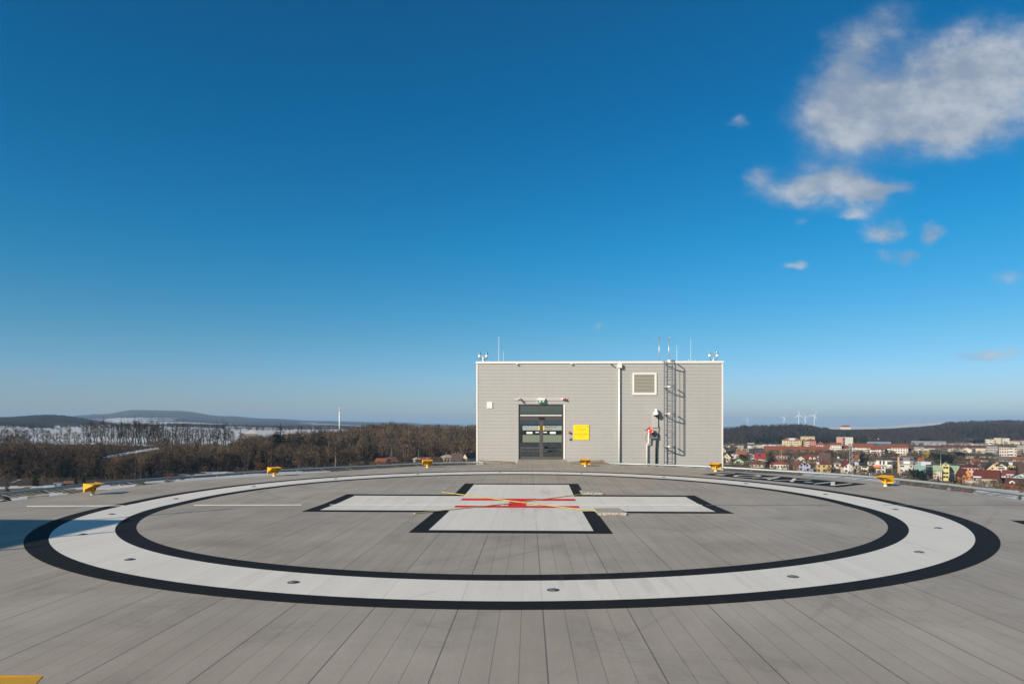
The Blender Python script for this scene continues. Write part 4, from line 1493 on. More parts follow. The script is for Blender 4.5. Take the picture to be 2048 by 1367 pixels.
def cap_h(u, Y, z, h):
    """keep slope trees below the skyline the photo shows"""
    lim = float(np.interp(u, [0, 150, 300, 460, 480, 560, 640, 700, 745, 790, 830, 870, 960], [886, 888, 889, 893, 873, 868, 863, 858, 847, 845, 850, 853, 851]))+random.choice((random.uniform(-1, 5), random.uniform(-6, 3)))
    base_ = HY+(CZ-z)*F/Y
    path = 916-.174*(u-200)
    if 192 < u < 322 and base_ > path:       # the snowy track on the slope stays in sight
        lim = max(lim, path+1.6)
    top = CZ-(lim-HY)*Y/F
    return min(h, max(top-z, 1.6))
G_slope = 'bare trees of the wood on the left slope'
cand = []
for _ in range(2600):
    u, lo, hi = slope_spot(rt)
    Y = lo+(hi-lo)*rt.random()**.9
    x, y = at_u(u, Y)
    if u < 70 and Y < 285:
        continue
    if 195 < u < 320 and abs((HY-(ground(x, y, False)-CZ)*F/Y)-(916-.174*(u-200))) < 2.5:
        continue
    z = ground(x, y)
    h = cap_h(u, Y, z, rt.uniform(8, 13.5))
    cand.append((h/Y, u, Y, x, y, z, h))
# the ones that show largest become individuals
cand.sort(reverse=True)
ind, rest = cand[:92], cand[92:]
for (_, u, Y, x, y, z, h) in ind:
    tree('wood%d' % rt.randint(0, 3), x, y, h, 'brown bare tree in the dense wood on the left slope', 'tree', G_slope, z=z)

def soup(mbs):
    """triangle soups of prototypes as arrays"""
    out = []
    for mb in mbs:
        tri = []
        for f in mb.f:
            for i in range(1, len(f)-1):
                tri.append((mb.v[f[0]], mb.v[f[i]], mb.v[f[i+1]]))
        out.append(np.array(tri, dtype=np.float32))
    return out
def mass(name, places, protos, m, label, cat):
    """one mesh of many trees that read as a single mass"""
    sp = soup(protos)
    rnd = np.random.RandomState(5)
    parts = []
    for (x, y, z, s, *kk) in places:
        p = sp[kk[0]] if kk else sp[rnd.randint(len(sp))]
        a = rnd.uniform(0, 6.28)
        c, sn = math.cos(a), math.sin(a)
        q = p*s
        r = np.empty_like(q)
        r[..., 0] = q[..., 0]*c-q[..., 1]*sn+x
        r[..., 1] = q[..., 0]*sn+q[..., 1]*c+y
        r[..., 2] = q[..., 2]+z
        parts.append(r)
    V = np.concatenate(parts).reshape(-1, 3)
    nt = len(V)//3
    me = bpy.data.meshes.new(name)
    me.vertices.add(len(V))
    me.vertices.foreach_set('co', V.ravel())
    me.loops.add(len(V))
    me.loops.foreach_set('vertex_index', np.arange(len(V), dtype=np.int32))
    me.polygons.add(nt)
    me.polygons.foreach_set('loop_start', np.arange(nt, dtype=np.int32)*3)
    me.polygons.foreach_set('loop_total', np.full(nt, 3, dtype=np.int32))
    at = me.attributes.new('tint', 'FLOAT', 'POINT')
    at.data.foreach_set('value', np.concatenate([np.full(p.shape[0]*3, rnd.rand(), dtype=np.float32) for p in parts]))
    me.materials.append(m)
    me.update(calc_edges=True)
    o = link(name, me)
    o['kind'] = 'stuff'
    return tag(o, label, cat)
def light_proto(seed, h, wide, nt, tw, con=False):
    """few face tree for far woods"""
    rnd = random.Random(seed)
    mb = MB()
    if con:
        for k in range(9):
            t = k/8
            for j in range(5):
                a = rnd.uniform(0, 6.28)
                l = wide*h*(1-t)+.03*h
                z = h*(.1+.85*t)
                s = Vector((-math.sin(a), math.cos(a), 0))*l*.5
                mb.add([s+Vector((0, 0, z+.1*h)), -s+Vector((0, 0, z+.1*h)), Vector((math.cos(a)*l, math.sin(a)*l, z-.05*h))], [(0, 1, 2)])
        return mb
    mb.tube([(0, 0, -.3), (0, 0, h*.7)], h*.015, 3, h*.006, cap=False)
    for _ in range(nt):
        a, rr = rnd.uniform(0, 6.28), wide*h*math.sqrt(rnd.random())
        z = h*rnd.uniform(.22, .85)
        p = Vector((rr*math.cos(a)*.6, rr*math.sin(a)*.6, z))
        twig(mb, p, (math.cos(a)*.5+rnd.gauss(0, .3), math.sin(a)*.5+rnd.gauss(0, .3), 1+rnd.gauss(0, .3)), h*rnd.uniform(.14, .3), tw*rnd.uniform(.6, 1.3), rnd)
    return mb
WOODP = []
for i in range(4):
    a_, b_ = PR['wood%d' % i][2]
    w_ = MB()
    w_.add(a_.v, a_.f)
    w_.add(b_.v, b_.f)
    WOODP.append(w_)
lp = [light_proto(600+i, 11, .3, 95, .30) for i in range(4)]
mass('woodland', [(x, y, z, h/12, 4+i % 4) if i < 420 else (x, y, z, h/11, i % 4) for i, (_, u, Y, x, y, z, h) in enumerate(rest)], lp+WOODP, M_twigl, 'dense brown leafless wood covering the left slope', 'wood')
# undergrowth on the slope
pl = []
for k in range(800):
    u, Y = (rt.uniform(-60, 480) if k < 420 else rt.choice((rt.gauss(325, 28), rt.gauss(15, 30), rt.uniform(290, 465)))), rt.uniform(430, 466)
    x, y = at_u(u, Y)
    pl.append((x, y, ground(x, y), rt.choice((rt.uniform(.15, .5), rt.uniform(.3, 1.15)))*(1.25 if 290 < u < 470 or u < 60 else .8)))
for _ in range(1500):
    u, lo, hi = slope_spot(rt)
    Y = lo-8+(hi-lo+4)*rt.random()
    x, y = at_u(u, Y)
    z = ground(x, y)
    h = cap_h(u, Y, z, rt.uniform(1.5, 4.0))
    pl.append((x, y, z, h/4))
mass('undergrowth', pl, [light_proto(640+i, 4, .5, 45, .2) for i in range(3)], M_twigl, 'tangled brown undergrowth on the left slope', 'scrub')
# hill wood on the right, wood on the dark hill at far left
pl = []
for _ in range(6200):
    u = rt.uniform(1430, 2110)
    Y = rt.uniform(1012, 1800)**1.0
    x, y = at_u(u, Y)
    z = ground(x, y)
    s, w_ = masks(x, y, z)
    if w_ < .5 or hnoise(x, y, 70) < -.75:
        continue
    sz = rt.uniform(.7, 1.12)*(.75+.35*hnoise(x+99, y, 110))
    if 1635 < u < 1905:          # keep the strip of snow field on the hill top open
        lim = float(np.interp(u, [1635, 1660, 1720, 1760, 1800, 1840, 1880, 1905], [846, 857.5, 858.5, 858, 857, 852.5, 848, 838]))
        sz = min(sz, (CZ-(lim-HY)*Y/F-z)/11)
        if sz < .2:
            continue
    pl.append((x, y, z, sz))
mass('hill_woodland', pl, [light_proto(660+i, 11, .36, 46, .5) for i in range(4)], M_twigr, 'brown purple leafless wood covering the hill behind the town', 'wood')
pl = []
for _ in range(420):
    u = rt.choice([rt.gauss(1600, 22), rt.gauss(1560, 30), rt.gauss(1950, 40), rt.uniform(1445, 1700), rt.uniform(1900, 2050)])
    Y = rt.uniform(1012, 1500)
    x, y = at_u(u, Y)
    if u < 1440 or hnoise(x, y, 90) < .05 or (1640 < u < 1900 and Y > 1250):
        continue
    pl.append((x, y, ground(x, y), rt.uniform(.7, 1.05)))
for _ in range(260):
    u, Y = rt.uniform(1490, 1735), rt.uniform(1010, 1075)
    x, y = at_u(u, Y)
    pl.append((x, y, ground(x, y), rt.uniform(.6, 1.0)))
mass('conifer_stand', pl, [light_proto(680+i, 12, .26, 0, .5, True) for i in range(3)], M_needle, 'dark evergreen patches in the hill wood behind the town', 'wood')
pl = []
for _ in range(5200):
    u = rt.uniform(-80, 232)
    Y = rt.uniform(1780, 2650)
    x, y = at_u(u, Y)
    z = ground(x, y)
    s, w_ = masks(x, y, z)
    if w_ < .5:
        continue
    pl.append((x, y, z, rt.uniform(.8, 1.25)*min(1, max(.25, (236-u)/70))))
for (u0, u1, Y0, Y1, n_) in ((335, 445, 1450, 1750, 420), (225, 300, 1500, 1700, 120), (450, 560, 1900, 2100, 260), (0, 70, 1250, 1500, 70), (470, 640, 1150, 1180, 90), (150, 330, 1120, 1150, 80), (0, 140, 980, 1010, 45), (560, 700, 1500, 1750, 240), (120, 200, 1640, 1740, 120)):
    for _ in range(n_):
        u, Y = rt.uniform(u0, u1), rt.uniform(Y0, Y1)
        x, y = at_u(u, Y)
        pl.append((x, y, ground(x, y), rt.uniform(.35, .95)))
mass('far_woodland', pl, [light_proto(700+i, 11, .42, 30, .8) for i in range(3)], bark('far_twigs', (.028, .026, .024), (.060, .050, .045)), 'dark wood on the low hill at far left', 'wood')

# ================================================================== THE TOWN
def wallm(col, k=[0]):
    g = sum(col)/3
    col = tuple((c*.82+g*.18)*.80 for c in col)
    key = 'render_%03d_%03d_%03d' % tuple(int(c*1000) for c in col)
    return mat(key, col, .85, 0, .07, .5, .15)
def roofm(col):
    g = sum(col)/3
    col = tuple((c*.85+g*.15)*.80 for c in col)
    key = 'tiles_%03d_%03d_%03d' % tuple(int(c*1000) for c in col)
    if key in MATS:
        return MATS[key]
    m = bpy.data.materials.new(key)
    m.use_nodes = True
    b = NB(m.node_tree)
    p = m.node_tree.nodes['Principled BSDF']
    pos = b.node('ShaderNodeTexCoord').outputs['Object']
    s = b.sep(pos)
    row = b.m('SINE', b.m('MULTIPLY', s[2], 18.0))
    n = b.noise(pos, .7, 5, .65)[0]
    f = b.m('MULTIPLY', b.m('MULTIPLY_ADD', b.m('SUBTRACT', n, .5), .6, 1.0), b.m('MULTIPLY_ADD', row, .10, 1.0))
    sc_ = b.node('ShaderNodeVectorMath', operation='SCALE')
    sc_.inputs[0].default_value = col
    b.put(sc_.inputs['Scale'], f)
    b.put(p.inputs['Base Color'], sc_.outputs[0])
    p.inputs['Roughness'].default_value = .8
    p.inputs['Specular IOR Level'].default_value = .15
    MATS[key] = m
    return m
M_win = mat('window_glass', (.035, .042, .05), .15, 0, .2, .8, .5)
M_winw = mat('white_balcony', (.60, .58, .54), .7, 0, .04, 1)
M_solar = mat('navy_solar_panel', (.018, .028, .085), .2, 0, .1, 2)
M_snowr = mat('roof_snow', (.56, .58, .62), .7, 0, .06, .8)
CREAM, WHITE, GREY, BEIGE = (.60, .52, .38), (.70, .66, .58), (.42, .42, .40), (.50, .42, .32)
YEL, OCHRE, PEACH, PINK = (.66, .52, .22), (.50, .36, .15), (.68, .47, .27), (.60, .36, .27)
MINT, LILAC, LAV, ORANGE = (.36, .55, .33), (.56, .46, .56), (.34, .35, .56), (.66, .25, .05)
TERRA, RED, DRED, BROWN, DARK = (.27, .075, .035), (.34, .030, .028), (.14, .028, .028), (.12, .068, .050), (.050, .047, .045)
ORR, GREYR, RBR = (.32, .105, .045), (.28, .27, .26), (.18, .062, .042)

def house(label, u0, u1, vb, ve, vr, kind, wall, roof, d=9.0, rot=0.0, win=(1, 2), zg=-30.0, name='house', cat='house', group=None,
          chim=0, ridge=.45, snow=None, balc=None, side_wall=None, solar=None, wins=None, oh=.45, base=2.5, Yd=None):
    """house whose front wall spans photo columns u0..u1, foot row vb, eave row ve, ridge row vr"""
    Y = Yd or (CZ-zg)*F/(vb-HY)
    if Yd:
        zg = CZ-(vb-HY)*Y/F
    uc = (u0+u1)/2
    th = math.atan2((uc-1024), F)
    w = (u1-u0)*Y*math.cos(th)/F
    he = (vb-ve)*Y/F
    dd = d/2/max(.5, math.cos(th))
    if kind in ('side', 'hip'):
        hr = CZ-(vr-HY)*(Y+dd)/F-zg
    else:
        hr = (vb-vr)*Y/F
    hr = max(hr, he+.3)
    x, y = at_u(uc, Y)
    t = thing(name, label, cat, (x, y, zg), PSI-th+R(rot), group)
    hw = w/2
    WM, RM = wallm(wall), roofm(roof)
    mb = MB()
    if kind in ('side', 'hip', 'flat'):
        mb.box(-hw, hw, 0, d, -base, he)
        if kind == 'side':
            pr = [(0, he-.001), (d, he-.001), (d/2, hr-.12)]
            for xa, xb in ((-hw, -hw+.25), (hw-.25, hw)):
                vs = [(xa, yy, zz) for yy, zz in pr]+[(xb, yy, zz) for yy, zz in pr]
                mb.add(vs, [(0, 2, 1), (3, 4, 5), (0, 1, 4, 3), (1, 2, 5, 4), (2, 0, 3, 5)])
    else:
        mb.prism([(-hw, -base), (hw, -base), (hw, he), (0, hr-.12), (-hw, he)], 0, d)
    wl = mb.build('wall', WM, t)
    rb = MB()
    if kind == 'side':
        k = (hr-he)/(d/2)
        lo = he-oh*k
        for s in (0, 1):
            ya, yb = (-oh, d/2) if s == 0 else (d+oh, d/2)
            vs = [(-hw-oh*.6, ya, lo), (hw+oh*.6, ya, lo), (hw+oh*.6, yb, hr), (-hw-oh*.6, yb, hr),
                  (-hw-oh*.6, ya, lo+.14), (hw+oh*.6, ya, lo+.14), (hw+oh*.6, yb, hr+.14), (-hw-oh*.6, yb, hr+.14)]
            rb.add(vs, [(0, 1, 5, 4), (4, 5, 6, 7), (3, 2, 1, 0), (0, 4, 7, 3), (1, 2, 6, 5)])
    elif kind == 'front':
        k = (hr-he)/hw
        lo = he-oh*k
        for s in (-1, 1):
            vs = [(s*(hw+oh), -oh, lo), (0, -oh, hr), (0, d+oh, hr), (s*(hw+oh), d+oh, lo),
                  (s*(hw+oh), -oh, lo+.16), (0, -oh, hr+.16), (0, d+oh, hr+.16), (s*(hw+oh), d+oh, lo+.16)]
            rb.add(vs, [(0, 1, 5, 4), (4, 5, 6, 7), (3, 2, 1, 0), (0, 4, 7, 3)])
    elif kind == 'hip':
        rl = max(0.0, hw-min(hw*.95, d/2*ridge*2.0))
        a, c = hw+oh, d+oh
        vs = [(-a, -oh, he-.05), (a, -oh, he-.05), (a, c, he-.05), (-a, c, he-.05),
              (-a, -oh, he+.12), (a, -oh, he+.12), (a, c, he+.12), (-a, c, he+.12), (-rl, d/2, hr), (rl, d/2, hr)]
        rb.add(vs, [(3, 2, 1, 0), (0, 1, 5, 4), (1, 2, 6, 5), (2, 3, 7, 6), (3, 0, 4, 7), (4, 5, 9, 8), (5, 6, 9), (6, 7, 8, 9), (7, 4, 8)])
    else:
        rb.box(-hw-.15, hw+.15, -.15, d+.15, he, he+max(.3, min(hr-he, 1.0)))
    rf = rb.build('roof', RM, t)
    for i in range(chim):
        cx = (-.25+.5*i)*hw*1.1
        MB().box(cx-.3, cx+.3, d/2-.3, d/2+.3, hr-.9, hr+1.0).build('chimney', roofm((.24, .12, .09)), rf)
    def slope(xa, xb, ta, tb, m, nm, lift):
        if kind == 'side' or kind == 'hip':
            def P(x_, t_):
                return (x_*hw, -oh+t_*(d/2+oh), (he+(hr-he)*t_)+.14+lift)
            vs = [P(xa, ta), P(xb, ta), P(xb, tb), P(xa, tb)]
            vs += [(p[0], p[1], p[2]-lift-.05) for p in vs]
            MB().add(vs, [(0, 1, 2, 3), (4, 5, 1, 0), (5, 6, 2, 1), (6, 7, 3, 2), (7, 4, 0, 3)]).build(nm, m, rf)
    for s_ in (snow or []):
        slope(*s_, M_snowr, 'snow_patch', .10)
    for s_ in (solar or []):
        slope(*s_, M_solar, 'solar_panel', .12)
    def window(cx, z, ww=1.0, hh=1.3):
        MB().box(cx-ww/2, cx+ww/2, -.05, .0-.003, z-hh/2, z+hh/2).build('window', M_win, t)
    if wins is not None:
        for (fx, fz, ww, hh) in wins:
            window(-hw+fx*w, fz*(hr if kind == 'front' else he), ww, hh)
    else:
        rows, cols = win
        for r_ in range(rows):
            fh = he/max(rows, 1)
            for c_ in range(cols):
                if balc and any(a <= (c_+.5)/cols <= b_ for a, b_ in balc):
                    continue
                window(-hw+w*(c_+.5)/cols, fh*(r_+.55), min(1.1, w/cols*.5), min(1.35, fh*.5))
    if balc:
        rows = win[0]
        fh = he/rows
        for a, b_ in balc:
            for r_ in range(rows):
                xa, xb = -hw+a*w, -hw+b_*w
                MB().box(xa+.2, xb-.2, -.05, -.003, fh*r_+.25, fh*r_+fh*.86).build('balcony_opening', M_win, t)
                MB().box(xa, xb, -1.15, -.06, fh*r_+.0, fh*r_+fh*.48).build('balcony', M_winw, t)
    return t

H = house
# --- behind the right corner of the tower, from left to right, front rows first
H('cream gabled house with brick lower wing, right beside the tower corner', 1445.5, 1462, 924.5, 914, 906, 'front', CREAM, BROWN, 10, -8, wins=[(.35, .35, 1, 1.3), (.62, .3, 1, 1.3), (.5, .68, .9, 1)])
H('mint green gabled house low behind the rail near the tower corner', 1466.5, 1488, 929, 923, 916, 'front', MINT, BROWN, 9, 6, wins=[(.38, .45, 1, 1.2), (.55, .45, 1, 1.2), (.7, .2, 1, 1)])
H('lilac flat roofed house with two square windows', 1463, 1477.5, 918, 908.5, 908, 'flat', LILAC, GREYR, 8, 4, win=(1, 2))
H('cream bungalow with brown red hip roof and snow on its left hip', 1501, 1530, 934, 928, 918.5, 'hip', CREAM, RBR, 11, 5, win=(1, 4), chim=1, ridge=.5)
H('cream house with orange red hip roof behind a thin lamp post', 1548.5, 1577.5, 938, 928, 919.5, 'hip', WHITE, TERRA, 12, 4, win=(1, 5), chim=1, ridge=.5)
H('narrow cream house with dark red roof left of the orange hip roof', 1539.5, 1548, 936, 928, 922.5, 'side', CREAM, DRED, 8, -20, win=(1, 1))
H('grey cream gabled house between evergreen and bright red roof', 1496, 1509, 917, 910, 906.5, 'front', (.52, .47, .40), GREYR, 8, 8, win=(1, 2))
H('house with bright red roof carrying one navy solar panel', 1510, 1531.5, 919.5, 916.5, 906.5, 'side', CREAM, RED, 10, 4, win=(1, 2), solar=[(-.35, .08, .48, .74)], chim=1)
H('navy blue flat roofed cube behind the bright red roof', 1511, 1522.5, 908, 899.5, 899, 'flat', (.045, .055, .13), (.06, .07, .12), 8, 0, win=(0, 0))
H('long house with orange roof behind the dark evergreen', 1473, 1493, 911.5, 908.5, 901, 'side', CREAM, ORR, 9, 6, win=(1, 3))
H('cream flat house behind the orange roof', 1473, 1485, 903, 897.5, 897, 'flat', (.64, .60, .50), GREYR, 9, 0, win=(1, 3))
H('white house half hidden by the tower corner', 1438, 1451.5, 904, 899, 893.5, 'front', WHITE, GREYR, 9, 10, win=(1, 1))
H('grey flat workshop with long pale roof edge', 1485, 1500, 903, 897.5, 896.8, 'flat', GREY, (.45, .46, .48), 10, 0, win=(1, 4))
H('grey white commercial building with dark strip window', 1495, 1508.5, 897, 886.5, 886, 'flat', (.52, .54, .53), (.6, .6, .6), 12, 0, wins=[(.5, .78, 9, 2)], cat='building', name='commercial_building')
H('cream low hall with snowy roof right of the grey commercial building', 1509, 1531, 895.5, 891, 890.5, 'flat', (.60, .54, .42), (.66, .69, .73), 14, 0, win=(1, 5), cat='building', name='hall_building')
H('long pale blue roofed warehouse in front of the dark hill wood', 1524, 1566, 892.5, 889.8, 889.3, 'flat', (.50, .54, .60), (.62, .67, .75), 16, 0, win=(0, 0), cat='building', name='warehouse')
H('white gabled house far behind, left of the commercial building', 1468, 1476, 893.5, 890.2, 888, 'side', WHITE, DARK, 8, 0, win=(1, 2))
H('beige house with flat pinkish roof far behind the evergreen', 1476.5, 1487, 896.5, 891, 890, 'side', (.58, .53, .44), (.30, .20, .18), 9, 0, win=(1, 3))
H('white villa with dark roof near the foot of the hill by the tower', 1453, 1462, 894.5, 889.5, 887, 'hip', (.50, .48, .42), DARK, 8, 0, win=(1, 2))
# apartment blocks
H('long white apartment row under one very long red roof', 1526, 1657, 907.5, 900, 892, 'side', WHITE, TERRA, 14, 0, win=(2, 26), cat='apartment block', name='apartment_block', zg=-30)
H('yellow apartment block with white balconies and salmon red roof', 1564, 1603, 895, 880.2, 875, 'hip', YEL, (.33, .12, .10), 14, 0, win=(4, 9), balc=[(.05, .18), (.33, .46), (.62, .78)], cat='apartment block', name='apartment_block', snow=[(-.3, .35, .1, .8)])
H('olive yellow apartment block between the yellow and the salmon one', 1603.5, 1612, 895, 881.5, 877, 'hip', (.46, .44, .20), (.30, .09, .07), 12, 0, win=(3, 2), cat='apartment block', name='apartment_block')
H('salmon apartment block with white balconies on its left', 1611, 1632, 895.5, 881, 876.5, 'hip', (.50, .22, .16), (.26, .06, .05), 13, 0, win=(4, 5), balc=[(.04, .36)], cat='apartment block', name='apartment_block')
H('tall yellow apartment block with grey penthouse behind the salmon one', 1601, 1629.5, 889, 873.5, 872, 'flat', (.62, .52, .26), GREYR, 12, 0, win=(5, 8), cat='apartment block', name='apartment_block')
H('white row house with red roof right of the salmon apartments', 1633, 1649, 896.5, 889.5, 882.5, 'hip', WHITE, (.30, .07, .05), 10, 0, win=(2, 4), cat='apartment block', name='apartment_block')
H('salmon and grey high rise block standing highest in the town', 1673, 1706, 893, 874.2, 873.5, 'flat', (.52, .50, .46), (.34, .34, .33), 14, 0, wins=[(.42, .3, 4, 2), (.42, .5, 4, 2), (.42, .7, 4, 2), (.42, .88, 4, 2)], cat='apartment block', name='apartment_block')
H('white apartment block with rows of small square windows and red roof', 1661, 1683, 907.5, 889, 885, 'side', WHITE, TERRA, 13, 0, win=(4, 6), cat='apartment block', name='apartment_block')
H('white apartment wing with balconies left of the small windowed block', 1649, 1661, 904, 894, 888.5, 'side', WHITE, TERRA, 12, 0, win=(3, 3), balc=[(.1, .9)], cat='apartment block', name='apartment_block')
H('white apartment wing with a dark balcony row behind the lattice mast', 1683, 1697, 907.5, 895.5, 890.5, 'side', WHITE, (.25, .06, .04), 12, 0, win=(3, 3), balc=[(.08, .7)], cat='apartment block', name='apartment_block')
H('white apartment block right of the lattice mast under a long red roof', 1704, 1748, 906, 894, 887, 'side', WHITE, TERRA, 13, 0, win=(3, 10), balc=[(.03, .16), (.6, .74)], cat='apartment block', name='apartment_block')
H('white apartment block with double balcony columns above the tall conifer', 1740, 1769, 915, 898, 891.5, 'side', WHITE, TERRA, 13, 0, win=(4, 6), balc=[(.06, .46), (.72, .98)], cat='apartment block', name='apartment_block')
H('white apartment block with plain centre and tallest red roof', 1768.5, 1816, 914.5, 894.5, 888, 'side', WHITE, TERRA, 13, 0, win=(4, 9), balc=[(.02, .26)], cat='apartment block', name='apartment_block')
H('white apartment end block with balconies and a pink side wall', 1808, 1827, 914, 899.5, 894.5, 'side', WHITE, (.26, .065, .045), 13, 6, win=(4, 5), balc=[(.02, .6)], cat='apartment block', name='apartment_block')
H('grey beige apartment block with dark windows beside the pink side wall', 1828, 1848, 914, 894.5, 893.5, 'flat', (.44, .42, .37), GREYR, 12, 0, win=(4, 5), balc=[(.42, .66)], cat='apartment block', name='apartment_block')
H('beige low apartment block behind the golden tree', 1841, 1858, 911, 899, 896.5, 'flat', (.56, .52, .42), (.5, .5, .5), 11, 0, win=(3, 4), cat='apartment block', name='apartment_block')
# middle rows
H('small house with red brown roof above the orange hip roof', 1553, 1575, 918, 911, 904.5, 'hip', (.36, .32, .29), TERRA, 10, 4, win=(1, 3), chim=1)
H('white house with dark windows under a dark roof', 1574.5, 1591, 917.5, 910.5, 905.5, 'side', (.64, .63, .56), DARK, 9, 0, win=(1, 4))
H('pale cream gabled house behind the lavender house', 1592, 1610, 923.5, 917, 911.5, 'front', (.58, .52, .42), BROWN, 9, 10, win=(1, 2))
H('yellow house with dark red mansard roof and white dormers', 1610, 1633, 926, 920, 909.5, 'side', (.70, .50, .22), (.17, .038, .03), 10, 0, win=(1, 4), snow=None)
H('dark brown roofed house behind the yellow mansard house', 1611, 1634, 913, 909, 903.5, 'side', BEIGE, (.085, .055, .048), 10, 0, win=(1, 3), chim=1)
H('lilac white narrow gable left of the big brown roof', 1632.5, 1638.5, 922, 914, 909.5, 'front', LILAC, BROWN, 9, 14, win=(2, 1))
H('house under a big plain brown roof', 1638, 1661, 924, 920, 905.5, 'side', BEIGE, (.115, .075, .062), 13, 0, win=(1, 3), chim=1)
H('lavender house front with a pointed gable, left one of the pair', 1597.5, 1609, 941, 930, 924, 'front', LAV, (.12, .055, .045), 9, 0, wins=[(.45, .66, 1.3, 1.6), (.4, .2, 1.2, 1.4)])
H('lavender house front with a pointed gable, right one of the pair', 1609.2, 1621, 942, 930, 924, 'front', LAV, (.12, .055, .045), 9, 0, wins=[(.45, .66, 1.3, 1.6), (.55, .2, 1.5, 1.4)])
H('lavender flat side wing right of the twin gables', 1620.5, 1627, 942.5, 937, 936.5, 'flat', LAV, GREYR, 7, 0, win=(0, 0))
H('orange walled house with brown roof left of the lavender gables', 1586, 1603, 938.5, 932, 921.5, 'side', (.56, .30, .10), (.16, .066, .046), 10, -6, win=(1, 2), chim=1)
H('ochre house with red brown hip roof and snow on its left hip', 1633, 1663, 944, 928.5, 918.5, 'hip', OCHRE, (.15, .052, .04), 12, 4, win=(2, 3), chim=1, ridge=.55, snow=[(-.98, -.62, .02, .4)])
H('narrow cream house with grey roof and dark garage door', 1668, 1681.5, 943.5, 927, 923, 'hip', (.62, .53, .40), GREYR, 9, 0, wins=[(.5, .8, 1.8, 1.3), (.5, .2, 3.2, 2.2)])
H('cream gabled house with deep red roof beside the lattice mast', 1687, 1708, 947.5, 933, 925.5, 'front', WHITE, (.19, .03, .035), 10, 10, wins=[(.25, .66, 1, 1.2), (.25, .3, 1.2, 1.2), (.6, .12, 2, 1.4)])
H('dark red hip roofed house behind the cream gable by the mast', 1680, 1701, 931, 927.5, 917, 'hip', CREAM, (.17, .026, .034), 10, 0, win=(1, 3))
H('cream bungalow with black hip roof and snow streaks', 1673, 1701, 923, 917.5, 911.5, 'hip', (.64, .54, .36), (.045, .045, .05), 11, 0, win=(1, 5), snow=[(-.9, -.6, .1, .7)])
H('cream house with orange red hip roof right of the lattice mast', 1706, 1724, 923, 918, 907.5, 'hip', CREAM, (.30, .085, .05), 10, 0, win=(1, 3), ridge=.5)
H('beige house with black roof and bluish snow on its left side', 1709, 1738, 946.5, 931, 922.5, 'hip', (.60, .50, .31), (.04, .042, .048), 12, 4, win=(2, 4), balc=[(.5, .9)], snow=[(-.95, -.35, .05, .75)])
H('white carport house behind the rail below the mast', 1705, 1712, 908.5, 904, 902, 'side', WHITE, TERRA, 8, 0, win=(1, 2))
H('low white row with dark red roofs left of the lattice mast', 1688, 1712, 911.5, 908, 905, 'hip', WHITE, (.16, .03, .04), 8, 0, win=(1, 5))
H('white modern flat house with two black upright windows', 1752, 1783, 936, 921, 920.3, 'flat', (.70, .68, .62), GREYR, 10, 0, wins=[(.28, .75, 1.1, 2.6), (.5, .75, 1.1, 2.6), (.88, .72, 3, 2)])
aw = H('low white house with orange awning below the modern flat house', 1752, 1771, 945.5, 932, 931.5, 'flat', (.56, .54, .48), GREYR, 8, 0, win=(2, 2))
MB().add([(-4.6, -1.6, 3.6), (-.2, -1.6, 3.6), (-.2, -.02, 4.9), (-4.6, -.02, 4.9), (-4.6, -1.6, 3.5), (-.2, -1.6, 3.5), (-.2, -.02, 4.8), (-4.6, -.02, 4.8)],
         [(0, 1, 2, 3), (7, 6, 5, 4), (0, 4, 5, 1), (1, 5, 6, 2), (3, 7, 4, 0)]).build('awning', mat('orange_awning', (.62, .16, .05), .8, 0, .05, 2), aw)
H('white flat annex behind the dark conifers at the modern house', 1735, 1752, 930, 923.5, 923, 'flat', (.60, .58, .52), GREYR, 9, 0, win=(1, 2))
H('grey roofed three storey house with orange side wall and two solar panels', 1798.5, 1826.5, 952, 914.8, 914, 'flat', (.56, .56, .53), (.17, .155, .15), 12, -3, wins=[(.16, .54, 1.2, .9), (.30, .54, .7, .9), (.85, .54, 1.4, .9), (.16, .31, 1.4, .9), (.85, .31, 1.4, .9), (.5, .10, 6, 1.6)])
H('small house with orange red roof behind the mint green complex', 1836, 1848, 924.5, 920.5, 915, 'side', (.66, .58, .52), ORR, 8, 0, win=(1, 2))
# mint green complex
MINTR = (.30, .44, .27)
H('mint roofed complex, left long part with blue glass front', 1828, 1868, 955, 932, 921, 'hip', (.20, .36, .36), (.37, .47, .40), 15, 0, wins=[(.72, .5, 2.6, 9), (.86, .5, 2.6, 9)], snow=[(-.3, .7, .15, .8)], cat='building', name='public_building')
H('pinkish white wing with slanted mint roof left of the yellow gable tower', 1866.5, 1884, 960, 941, 930, 'side', (.60, .50, .44), MINTR, 10, 0, win=(0, 0), cat='building', name='public_building')
H('yellow gable tower of the mint roofed complex', 1884.5, 1898.5, 960, 929.5, 925.5, 'front', (.62, .56, .20), MINTR, 9, 0, wins=[(.3, .42, 1.2, 1.1), (.7, .42, 1.2, 1.1), (.3, .2, 1.2, 1.1), (.7, .2, 1.2, 1.1), (.3, .74, 1.2, 1.1), (.7, .74, 1.2, 1.1), (.5, .9, .9, .8)], cat='building', name='public_building', oh=.2)
H('pinkish white wing with slanted mint roof right of the yellow gable tower', 1898.7, 1917.5, 958, 941.5, 930.5, 'side', (.58, .49, .42), MINTR, 11, 0, wins=[(.92, .55, 1.6, 4)], cat='building', name='public_building')
H('salmon house with dark brown hip roof behind the orange gable', 1922, 1957, 951, 934.5, 926, 'hip', PINK, (.11, .035, .03), 12, 0, win=(2, 5), chim=1)
og = H('bright orange gabled house behind the grey beige wall at far right', 1924.5, 1943, 966, 951, 938, 'front', ORANGE, (.15, .035, .025), 13, 14, wins=[(.35, .62, 1.1, 1.6), (.3, .1, 1, 1)])
